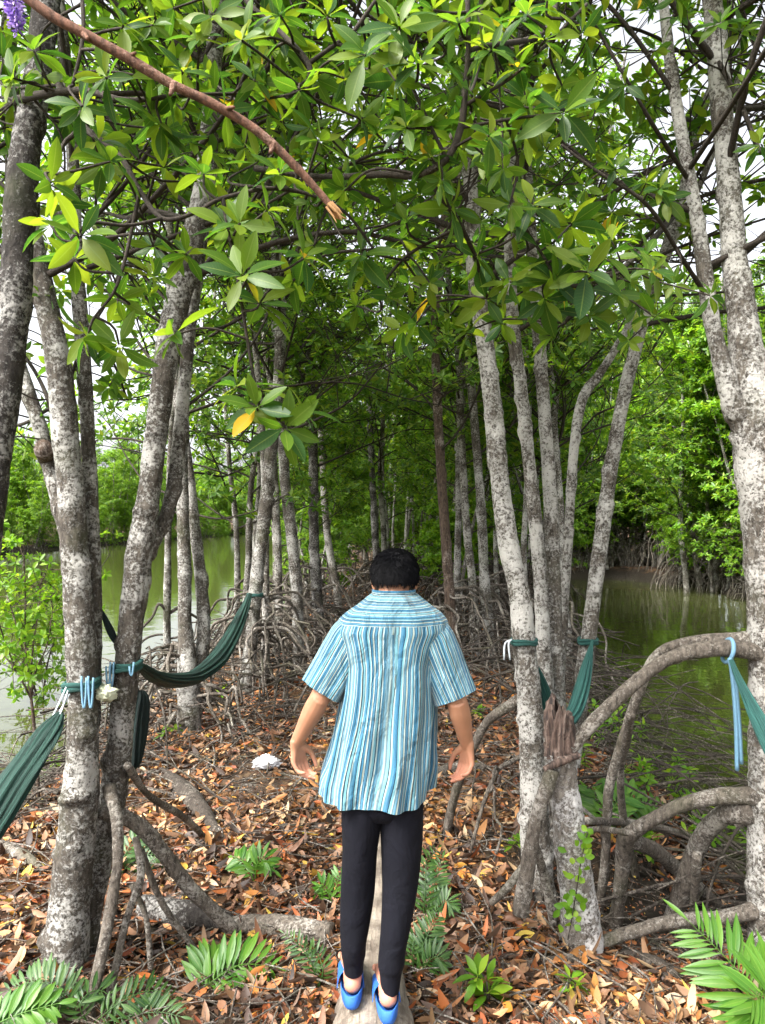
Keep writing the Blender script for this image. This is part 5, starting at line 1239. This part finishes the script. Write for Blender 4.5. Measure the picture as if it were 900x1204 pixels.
# ================================================================== hammocks
def hammock_mat(name, a, b_, rough=0.7):
    m, nt, out = newmat(name)
    uv = nd(nt, 'ShaderNodeUVMap').outputs[0]; tc = nd(nt, 'ShaderNodeTexCoord').outputs['Object']
    st = nd(nt, 'ShaderNodeTexNoise', {'Vector': nd(nt, 'ShaderNodeMapping', {'Vector': uv, 'Scale': (46, 2.0, 1)}).outputs[0], 'Scale': 1.0, 'Detail': 4, 'Roughness': 0.6}).outputs[0]
    c = ramp(nt, st, [(0.36, a), (0.62, b_)])
    we = nd(nt, 'ShaderNodeTexNoise', {'Vector': tc, 'Scale': 350.0, 'Detail': 2}).outputs[0]
    p = nd(nt, 'ShaderNodeBsdfPrincipled', {'Base Color': c, 'Roughness': rough, 'Normal': nd(nt, 'ShaderNodeBump', {'Height': math_(nt, 'ADD', st, math_(nt, 'MULTIPLY', we, .15)), 'Strength': 0.8, 'Distance': 0.012}).outputs[0]})
    p.inputs['Specular IOR Level'].default_value = 0.3; nt.links.new(p.outputs[0], out.inputs[0]); return m
M['cloth_green'] = hammock_mat('cloth_green', (0.0025, 0.011, 0.009, 1), (0.011, 0.045, 0.033, 1))
M['cloth_dark'] = hammock_mat('cloth_dark', (0.002, 0.006, 0.006, 1), (0.008, 0.022, 0.019, 1))
M['cloth_teal'] = hammock_mat('cloth_teal', (0.006, 0.035, 0.033, 1), (0.036, 0.13, 0.11, 1))
M['cord_blue'] = mat_simple('cord_blue', (0.12, 0.235, 0.33), 0.6, 0.3, 0.2, 80)
M['cord_white'] = mat_simple('cord_white', (0.5, 0.55, 0.58), 0.6, 0.3, 0.2, 80)
def gathered(mbx, rows, flat=0.75, n=72, pleats=11, depth=0.22, seed=0):
    """rows: x, y, width in the photograph, depth in metres: a gathered length of cloth with folds running along it"""
    a = np.array(rows, float); pp = np.array([P(x, y, d) for x, y, _, d in a]); rr = a[:, 2] * a[:, 3] / FPX / 2 * 0.88
    L = np.linalg.norm(np.diff(pp, axis=0), axis=1).sum(); m_ = int(max(30, L / 0.03))
    c4 = catmull(np.column_stack([pp, rr]), m_); t, u, v = frames(c4[:, :3]); th = np.linspace(0, 2 * PI, n + 1)
    s_ = np.linspace(0, 1, m_)[:, None]
    f = 1 + depth * np.sin(th[None] * pleats + 1.5 * np.sin(s_ * 7 + seed)) * (0.6 + 0.4 * np.sin(th[None] * 3 + s_ * 4 + seed)) + 0.10 * np.sin(th[None] * 4 + seed + 2.2 * s_)
    f[:, -1] = f[:, 0]
    R_ = c4[:, 3][:, None] * f
    V = c4[:, None, :3] + u[:, None] * (np.cos(th)[None] * R_)[..., None] + v[:, None] * (np.sin(th)[None] * R_ * flat)[..., None]
    uv = np.stack(np.broadcast_arrays(th[None] / (2 * PI), s_ * L), -1)
    mbx.grid(V, uv.reshape(-1, 2))
def band(mbx, c, r, w_, tilt=0.0, wraps=2, th_=0.008, seed=0):
    for k in range(wraps):
        t = np.linspace(0, 2 * PI, 40); zz = (k - (wraps - 1) / 2) * w_ * 0.55
        pts = np.stack([c[0] + (r + th_ * .6) * np.cos(t), c[1] + (r + th_ * .6) * np.sin(t), c[2] + zz + tilt * np.cos(t) * r + 0.004 * np.sin(3 * t + k + seed)], -1)
        mbx.tube(pts, np.full(40, w_ * 0.34), 8, cap=False, bump=0.15, bscale=60)
def loop(mbx, a, b_, sag, r):
    a = np.asarray(a); b_ = np.asarray(b_); t = np.linspace(0, 1, 9)[:, None]
    pts = a * (1 - t) + b_ * t; pts[:, 2] -= sag * (4 * t[:, 0] * (1 - t[:, 0])) ** 0.7
    mbx.tube(pts, np.full(9, r), 7, res=0.01, cap=True)
def stem_at(pp, z):
    """centre and radius of a stem at height z"""
    p_, r_ = pp; o = np.argsort(p_[:, 2]); zs = p_[o, 2]
    return np.array([np.interp(z, zs, p_[o, 0]), np.interp(z, zs, p_[o, 1]), z]), float(np.interp(z, zs, r_[o]))
T2s = pxstem([(92, 960, 52), (97, 900, 45), (97, 840, 42), (95, 760, 40)], 3.27, 3.29); T4s = pxstem([(140, 880, 35), (148, 800, 33), (155, 730, 35)], 3.42, 3.42); T6s = pxstem([(295, 755, 19), (301, 690, 19)], 8.02, 8.1); R1s = pxstem([(623, 840, 34), (618, 770, 31), (611, 700, 29)], 4.0, 4.03); R3d = pxstem([(684, 810, 23), (692, 750, 22), (704, 660, 20)], 4.6, 4.7)

def zpx(y, d): return CAMZ - (y - CY) / FPX * d
h = thing('hammock', 'long dark green hammock sagging between the forked trunk and the leaning trunk', 'hammock', P(163, 780, 3.45))
mb = MB(); gathered(mb, [(160, 779, 7, 3.45), (170, 787, 14, 3.6), (186, 797, 20, 3.9), (208, 800, 22, 4.4), (232, 795, 23, 5.1), (256, 775, 23, 5.9), (274, 746, 19, 6.7), (286, 720, 13, 7.4), (294, 699, 6, 7.95)]); build(mb, 'cloth', M['cloth_green'], h)
mb = MB(); c, r = stem_at(T4s, zpx(783, 3.42)); band(mb, c, r * 1.04, 0.034, 0.1, 2); c, r = stem_at(T6s, zpx(699, 8.1)); band(mb, c, r * 1.05, 0.03, 0, 2); build(mb, 'strap', M['cloth_teal'], h)
for dx in (-0.055, -0.040, 0.05):
    mb = MB(); loop(mb, c * 0 + P(149, 776, 3.40) + [dx, -0.05, 0], P(149, 778, 3.40) + [dx - .018, -0.055, -.01], 0.10 if dx < 0 else 0.05, 0.0045); build(mb, 'cord', M['cord_blue'], h)
h = thing('hammock', 'green hammock stretched down out of the left edge from the twin trunk', 'hammock', P(90, 806, 3.25))
mb = MB(); gathered(mb, [(71, 838, 8, 3.12), (66, 846, 18, 3.08), (55, 862, 32, 3.0), (38, 888, 38, 2.9), (15, 922, 44, 2.78), (-15, 968, 50, 2.62), (-60, 1030, 60, 2.4)], 0.5); build(mb, 'cloth', M['cloth_green'], h)
mb = MB(); c, r = stem_at(T2s, zpx(805, 3.28)); band(mb, c, r * 1.05, 0.036, 0.12, 2); build(mb, 'strap', M['cloth_teal'], h)
for (xa, ya), (xb, yb) in (((80, 812), (71, 840)), ((82, 816), (66, 843)), ((78, 808), (60, 846))):
    mb = MB(); mb.tube([P(xa, ya, 3.18), (P(xa, ya, 3.18) + P(xb, yb, 3.1)) / 2 - [0, 0, .004], P(xb, yb, 3.1)], [0.0035] * 3, 6, res=.02); build(mb, 'cord', M['cord_white'], h)
for xa in (99, 107):
    mb = MB(); loop(mb, P(xa - 3, 795, 3.17), P(xa + 3, 797, 3.17), 0.13, 0.005); build(mb, 'cord', M['cord_blue'], h)
h = thing('hammock', 'nearly black green hammock folded and hanging straight down behind the forked trunk', 'hammock', P(163, 815, 3.6))
mb = MB(); gathered(mb, [(164, 812, 12, 3.6), (164, 822, 22, 3.6), (161, 850, 26, 3.6), (157, 880, 26, 3.6), (154, 899, 22, 3.6), (153, 903, 8, 3.6)], 0.5, seed=2); build(mb, 'cloth', M['cloth_dark'], h)
mb = MB(); c, r = stem_at(T4s, zpx(815, 3.42)); mb.tube([c + [0.0, r * 1.1, 0.0], (P(160, 808, 3.58)), P(164, 816, 3.6)], [0.006] * 3, 6, res=.02); build(mb, 'cord', M['cloth_dark'], h)
h = thing('hammock_strap', 'dark twisted strap slung from the twin trunk to the forked trunk above the creek', 'strap', P(108, 703, 3.4))
mb = MB(); gathered(mb, [(104, 702, 5, 3.4), (112, 704, 6, 3.4), (119, 717, 6, 3.42), (124, 728, 10, 3.42), (130, 742, 14, 3.43), (137, 755, 10, 3.43), (146, 760, 5, 3.43)], 0.6, 36, 6); build(mb, 'cloth', M['cloth_dark'], h)
h = thing('hammock', 'teal green hammock hanging in a deep V behind the broken stump', 'hammock', P(632, 782, 4.1))
mb = MB(); gathered(mb, [(626, 776, 4, 4.08), (632, 790, 10, 4.12), (638, 812, 20, 4.2), (646, 838, 24, 4.28), (660, 852, 26, 4.35), (674, 840, 26, 4.42), (683, 815, 25, 4.48), (690, 785, 18, 4.52), (695, 762, 8, 4.56), (697, 752, 4, 4.58)], 0.7, seed=4); build(mb, 'cloth', M['cloth_teal'], h)
mb = MB(); c, r = stem_at(R1s, zpx(754, 4.02)); band(mb, c, r * 1.05, 0.026, 0.0, 2); c, r = stem_at(R3d, zpx(754, 4.64)); band(mb, c, r * 1.05, 0.03, 0.0, 2); build(mb, 'strap', M['cloth_teal'], h)
for dx in (0, 7):
    mb = MB(); mb.tube([P(602, 752, 3.98), P(594 + dx * .6, 757, 3.96), P(593 + dx, 776, 3.96)], [0.004, 0.005, 0.005], 6, res=.02); build(mb, 'cord', M['cord_white'], h)
h = thing('hammock', 'pale teal hammock leaving the right edge from blue cord knotted on the arched root', 'hammock', P(857, 768, 3.36))
mb = MB(); gathered(mb, [(860, 776, 6, 3.30), (866, 792, 8, 3.26), (878, 818, 13, 3.2), (892, 846, 20, 3.1), (915, 890, 26, 2.95), (955, 960, 30, 2.7)], 0.5, seed=5); build(mb, 'cloth', M['cloth_teal'], h)
mb = MB()
ctr = P(856, 765, 3.4); t = np.linspace(0, 2 * PI, 30); pts = np.stack([ctr[0] + 0.012 * np.sin(t), ctr[1] + 0.052 * np.cos(t), ctr[2] + 0.052 * np.sin(t)], -1); mb.tube(pts, np.full(30, 0.009), 8, cap=False, bump=0.15, bscale=60)
build(mb, 'strap', M['cord_blue'], h)
for k_, (dx, ye) in enumerate(((0, 906), (5, 898))):
    mb = MB(); mb.tube([P(858, 774, 3.31), P(862 + dx * .5, 800, 3.31), P(866 + dx * .6, 850, 3.31), P(867 + dx, ye, 3.31)], [0.008, 0.009, 0.010, 0.009], 8, res=.02, flute=0.2); build(mb, 'cord', M['cord_blue'], h)

# ================================================================== ferns and small plants
def frond(root, pts, L, n, mat, seed, wid=0.16, up=(0, -0.75, 0.65), droop=0.22, name='frond'):
    r3 = np.random.default_rng(seed); c = catmull(np.asarray(pts, float), 30); t, u, v = frames(c)
    mbx = MB(); mbx.tube(c, np.linspace(0.0035, 0.0012, 30), 6, cap=False)
    B = []; D = []; Nn = []; LL = []
    for k in range(n):
        f = 0.14 + 0.84 * (k + 0.5) / n; i = int(f * 29); up_ = np.asarray(up, float) + r3.normal(0, .1, 3)
        sd_ = unit(np.cross(t[i], up_)); l = L * (math.sin(PI * (0.12 + 0.80 * f)) ** 0.7) * r3.uniform(.88, 1.1)
        for s_ in (-1, 1):
            B.append(c[i]); D.append(sd_ * s_ + t[i] * (0.38 + 0.5 * f) + r3.normal(0, .06, 3)); Nn.append(np.cross(sd_, t[i]) + r3.normal(0, .12, 3)); LL.append(l)
    B.append(c[-1]); D.append(t[-1]); Nn.append(np.array(up, float)); LL.append(L * .6)
    LL = np.array(LL); leaves(mbx, np.array(B), np.array(D), np.array(Nn), LL, LL * wid, droop, 2, 0.3)
    return build(mbx, name, mat, root)
def fern(label, foot, fronds, mat, seed, L=0.10, n=11, wid=0.14, d=None):
    """foot: photo position on the ground; fronds: lists of photo positions with depth offsets"""
    g = G(*foot) if d is None else P(foot[0], foot[1], d)
    root = thing('fern', label, 'fern', g, None)
    for k, fr in enumerate(fronds):
        pts = [g] + [P(x, y, g[1] + o) for x, y, o in fr]
        frond(root, pts, L, n, M[mat], seed + k, wid)
    return root
fern('bright green fern frond fanned over the leaves left of the long log', (236, 1168), [[(255, 1150, .0), (285, 1134, .03), (326, 1138, .05)], [(240, 1150, .03), (246, 1135, .06), (258, 1126, .1)]], 'fern_bright', 1, 0.15, 13, 0.11)
fern('dark fern with narrow leaflets at the foot of the stilt legs', (105, 1208), [[(140, 1180, .0), (175, 1165, .05), (205, 1172, .1)], [(95, 1180, 0), (120, 1165, .06), (165, 1205, .02)], [(150, 1195, 0), (185, 1190, .0), (212, 1195, -.02)]], 'fern_dark', 5, 0.085, 13, 0.11)
fern('grey green drooping fern in the bottom left corner', (92, 1204), [[(70, 1165, .0), (40, 1155, .02), (5, 1166, .02)], [(80, 1170, 0.05), (55, 1150, .1), (30, 1152, .12)]], 'fern_dark', 9, 0.10, 14, 0.11)
fern('bright lime fern frond in the bottom left corner', (-30, 1225), [[(-5, 1205, .0), (30, 1190, .02), (68, 1180, .04)], [(0, 1215, .0), (30, 1212, 0), (60, 1210, 0)]], 'fern_bright', 13, 0.12, 13)
fern('small fern sprouting behind the sawn log on the left', (300, 1040), [[(292, 1020, .02), (282, 1010, .05), (275, 1008, .08)], [(302, 1018, .0), (310, 1010, .0), (322, 1022, -.02)]], 'fern_bright', 17, 0.10, 10)
fern('large bright fern frond reaching in at the bottom right corner', (945, 1235), [[(905, 1190, .0), (862, 1135, .1), (812, 1085, .2)], [(925, 1190, -.1), (905, 1170, -.1), (880, 1175, -.15)]], 'fern_bright', 21, 0.21, 21, 0.075, d=2.75)
fern('dark green fern beside the right calf of the person', (498, 1085), [[(505, 1060, .02), (512, 1035, .06), (520, 1010, .12)], [(500, 1050, .0), (502, 1015, .1), (515, 998, .2)], [(515, 1070, -.02), (525, 1060, -.02), (532, 1065, -.04)]], 'fern_dark', 25, 0.085, 13, 0.11)
fern('fern tuft beside the long log near the right slipper', (488, 1150), [[(495, 1120, .0), (505, 1095, .03), (515, 1075, .08)], [(485, 1120, 0), (490, 1100, .04), (505, 1110, .05)], [(500, 1135, -.03), (512, 1125, -.05), (522, 1130, -.06)]], 'fern_dark', 29, 0.085, 12, 0.11)
fern('fern with narrow leaflets arching behind the broken stump', (712, 985), [[(722, 950, .0), (738, 935, .05), (768, 950, .1)], [(705, 950, .1), (700, 930, .15), (692, 935, .2)], [(735, 960, .1), (760, 945, .2), (790, 955, .3)]], 'fern_bright', 33, 0.16, 13)
fern('dim fern leaves under the stout twin trunk', (135, 1035), [[(150, 1000, .1), (165, 985, .15), (185, 990, .2)], [(120, 1000, .15), (110, 985, .2), (105, 990, .25)], [(160, 1010, .1), (180, 1005, .1), (198, 1015, .1)]], 'fern_dark', 37, 0.10, 11)
fern('slim fern frond sprouting by the short pale log', (375, 1160), [[(365, 1130, .0), (350, 1110, .02), (335, 1098, .05)], [(380, 1140, 0), (372, 1120, .03), (360, 1112, .04)]], 'fern_dark', 41, 0.06, 10, 0.10)
fern('yellow green fern beside the left leg of the person', (392, 1065), [[(395, 1045, .02), (400, 1030, .04), (412, 1025, .06)], [(385, 1048, .0), (378, 1040, .0), (372, 1050, 0)]], 'fern_bright', 45, 0.07, 9)

def sprout(label, g, h_, nst, mat, seed, L=0.09, wid=0.19, group=None, cat='seedling', name='seedling', n=7, lean=0.25):
    r3 = np.random.default_rng(seed); root = thing(name, label, cat, g, group)
    st = MB(); R = []; A = []
    for k in range(nst):
        az = r3.uniform(0, 6.28); d = np.array([math.cos(az) * lean, math.sin(az) * lean, 1.0]); hh_ = h_ * r3.uniform(.6, 1.05)
        p = np.asarray(g, float) + [0, 0, -0.02]; q = p + d * hh_ * .5 + r3.normal(0, .02, 3); e = q + unit(d + r3.normal(0, .2, 3)) * hh_ * .5
        st.tube([p, q, e], [0.005, 0.004, 0.003], 6, res=.04, cap=False)
        for f in (1.0, 0.72) if h_ > 0.25 else (1.0,):
            R.append(q + (e - q) * f); A.append(unit(e - q))
    build(st, 'stem', M['twig'], root); lm = MB(); rosettes(lm, R, A, n, L, L * wid, 2, r3, (0, .35), (30, 100)); build(lm, 'leaves', M[mat], root)
    return root
for k, (x, y, hh_, ns, lab) in enumerate(((575, 1185, .12, 4, 'bright leafy seedling in the leaves at the bottom right of the person'), (665, 1175, .10, 2, 'tiny yellow green seedling below the short grey stick'), (735, 935, .22, 3, 'seedling under the high arched root'), (770, 905, .25, 4, 'leafy bright seedling by the water under the arched root'), (815, 1000, .20, 3, 'broad leaved seedling framed by the thick mossy root'), (712, 880, .25, 3, 'seedling behind the prong of the arched root'), (840, 1010, .18, 3, 'seedling close to the big right trunk'), (690, 830, .3, 4, 'low bright sapling at the edge of the right creek'), (748, 850, .3, 3, 'sapling between the arched root and the water'), (610, 1008, .10, 3, 'small seedling left of the leaning root of the stump'), (200, 880, .18, 3, 'small dull seedling behind the hanging folded hammock'), (175, 760, .25, 3, 'seedling at the foot of the grey double trunk'), (260, 830, .22, 3, 'seedling under the sagging hammock roll'), (15, 900, .16, 3, 'yellow green seedling by the water at the left edge'), (70, 905, .14, 2, 'seedling left of the stout twin trunk'), (565, 842, .08, 2, 'small green tuft on the leaves right of the person'))):
    sprout(lab, G(x, y), hh_, ns, 'leaf_bright' if k not in (10, 11) else 'leaf_mid', 500 + k, 0.085 if k else 0.11)
for k, (x, y, hh_) in enumerate(((1.55, 4.3, .32), (1.95, 4.6, .36), (1.7, 4.95, .4), (2.15, 5.2, .42), (1.85, 5.6, .45), (2.3, 5.9, .4), (2.05, 4.1, .28), (2.4, 4.9, .35), (1.35, 5.2, .35), (2.0, 6.6, .5), (1.6, 6.2, .45))):
    sprout('leafy green seedling among the dead sticks behind the arched roots', np.array([x, y, gz(x, y)]), hh_, 4, 'leaf_bright', 700 + k, 0.085, 0.2, 'seedlings behind the arched roots')
# creeper leaves on the stump
cr = MB(); r3 = np.random.default_rng(12); B = []
for k in range(46):
    t = r3.random(); x = 690 - 22 * t + r3.normal(0, 7); y = 985 + 105 * t + r3.normal(0, 8); B.append(P(x, y, 3.29 - 0.02 * r3.random()))
B = np.array(B); az = r3.normal(0, 1, (46, 3)); az[:, 1] *= .3; leaves(cr, B, az, np.array([[0, -1, .4]]) + r3.normal(0, .35, (46, 3)), r3.uniform(.03, .055, 46), .014, .2, 2)
co = thing('creeper', 'small green creeper climbing the right side of the broken stump', 'creeper', G(690, 1110)); build(cr, 'leaves', M['leaf_bright'], co)
st = MB(); st.tube([P(668, 1105, 3.29), P(676, 1060, 3.28), P(684, 1010, 3.28), P(691, 980, 3.29)], [0.003] * 4, 6, res=.02); build(st, 'stem', M['twig'], co)

# the leafy shrub at the left edge above the creek
g = G(46, 948); shr = thing('shrub', 'leafy shrub with small leaves on a thin reddish stem at the left edge', 'shrub', g)
r3 = np.random.default_rng(31); st = MB(); R = []; A = []
dS = g[1]
main = [g - [0, 0, .05], P(44, 900, dS), P(40, 850, dS), P(37, 822, dS)]
st.tube(main, [0.014, 0.013, 0.012, 0.011], 8, res=.03, bump=.1, bscale=30)
for tgt in ([(20, 790), (0, 765), (-25, 735)], [(30, 780), (18, 730), (5, 690)], [(38, 770), (45, 720), (50, 670)], [(42, 790), (55, 760), (62, 720)], [(30, 760), (30, 700), (28, 640)], [(12, 770), (-10, 700), (-15, 640)]):
    pp = [P(37, 822, dS)] + [P(x, y, dS + r3.normal(0, .12)) for x, y in tgt]; c, _ = st.tube(pp, [0.008, 0.006, 0.005, 0.003], 6, res=.05, cap=False)
    for k in range(22):
        i = r3.integers(len(c) // 4, len(c)); e = c[i] + r3.normal(0, .11, 3); st.tube([c[i], e], [0.003, 0.002], 4, cap=False); R.append(e); A.append(unit(e - c[i]) + [0, 0, .4])
build(st, 'stem', M['bark_red'], shr); lm = MB(); rosettes(lm, R, A, 7, 0.07, 0.07 * .24, 1, r3, (0, .3), (30, 110)); build(lm, 'foliage', M['leaf_bright'], shr)
# greener bushes standing in the shallows behind it
for k, (x, d, hh_, ns, lab) in enumerate(((48, 9.2, 1.8, 4, 'sapling in the shallows left of the stout twin trunk'),)):
    q = P(x, 602, d); q[2] = max(gz(q[0], q[1]), -0.55)
    r3 = np.random.default_rng(60 + k); root = thing('sapling', lab, 'sapling', q); st = MB(); R = []; A = []
    for s_ in range(ns):
        pp = [q, q + [r3.normal(0, .2), r3.normal(0, .2), hh_ * .5], q + [r3.normal(0, .4), r3.normal(0, .4), hh_ * r3.uniform(.8, 1.1)]]; c, _ = st.tube(pp, [.014, .010, .005], 6, res=.08, cap=False)
        for j in range(42):
            i = r3.integers(len(c) // 5, len(c)); e = c[i] + r3.normal(0, .24, 3); st.tube([c[i], e], [.004, .002], 3, cap=False); R.append(e); A.append(unit(e - c[i]) + [0, 0, .4])
    build(st, 'stem', M['twig'], root); lm = MB(); rosettes(lm, R, A, 8, .09, .09 * .22, 1, r3); build(lm, 'foliage', M['leaf_far' if k != 1 else 'leaf_bright'], root)
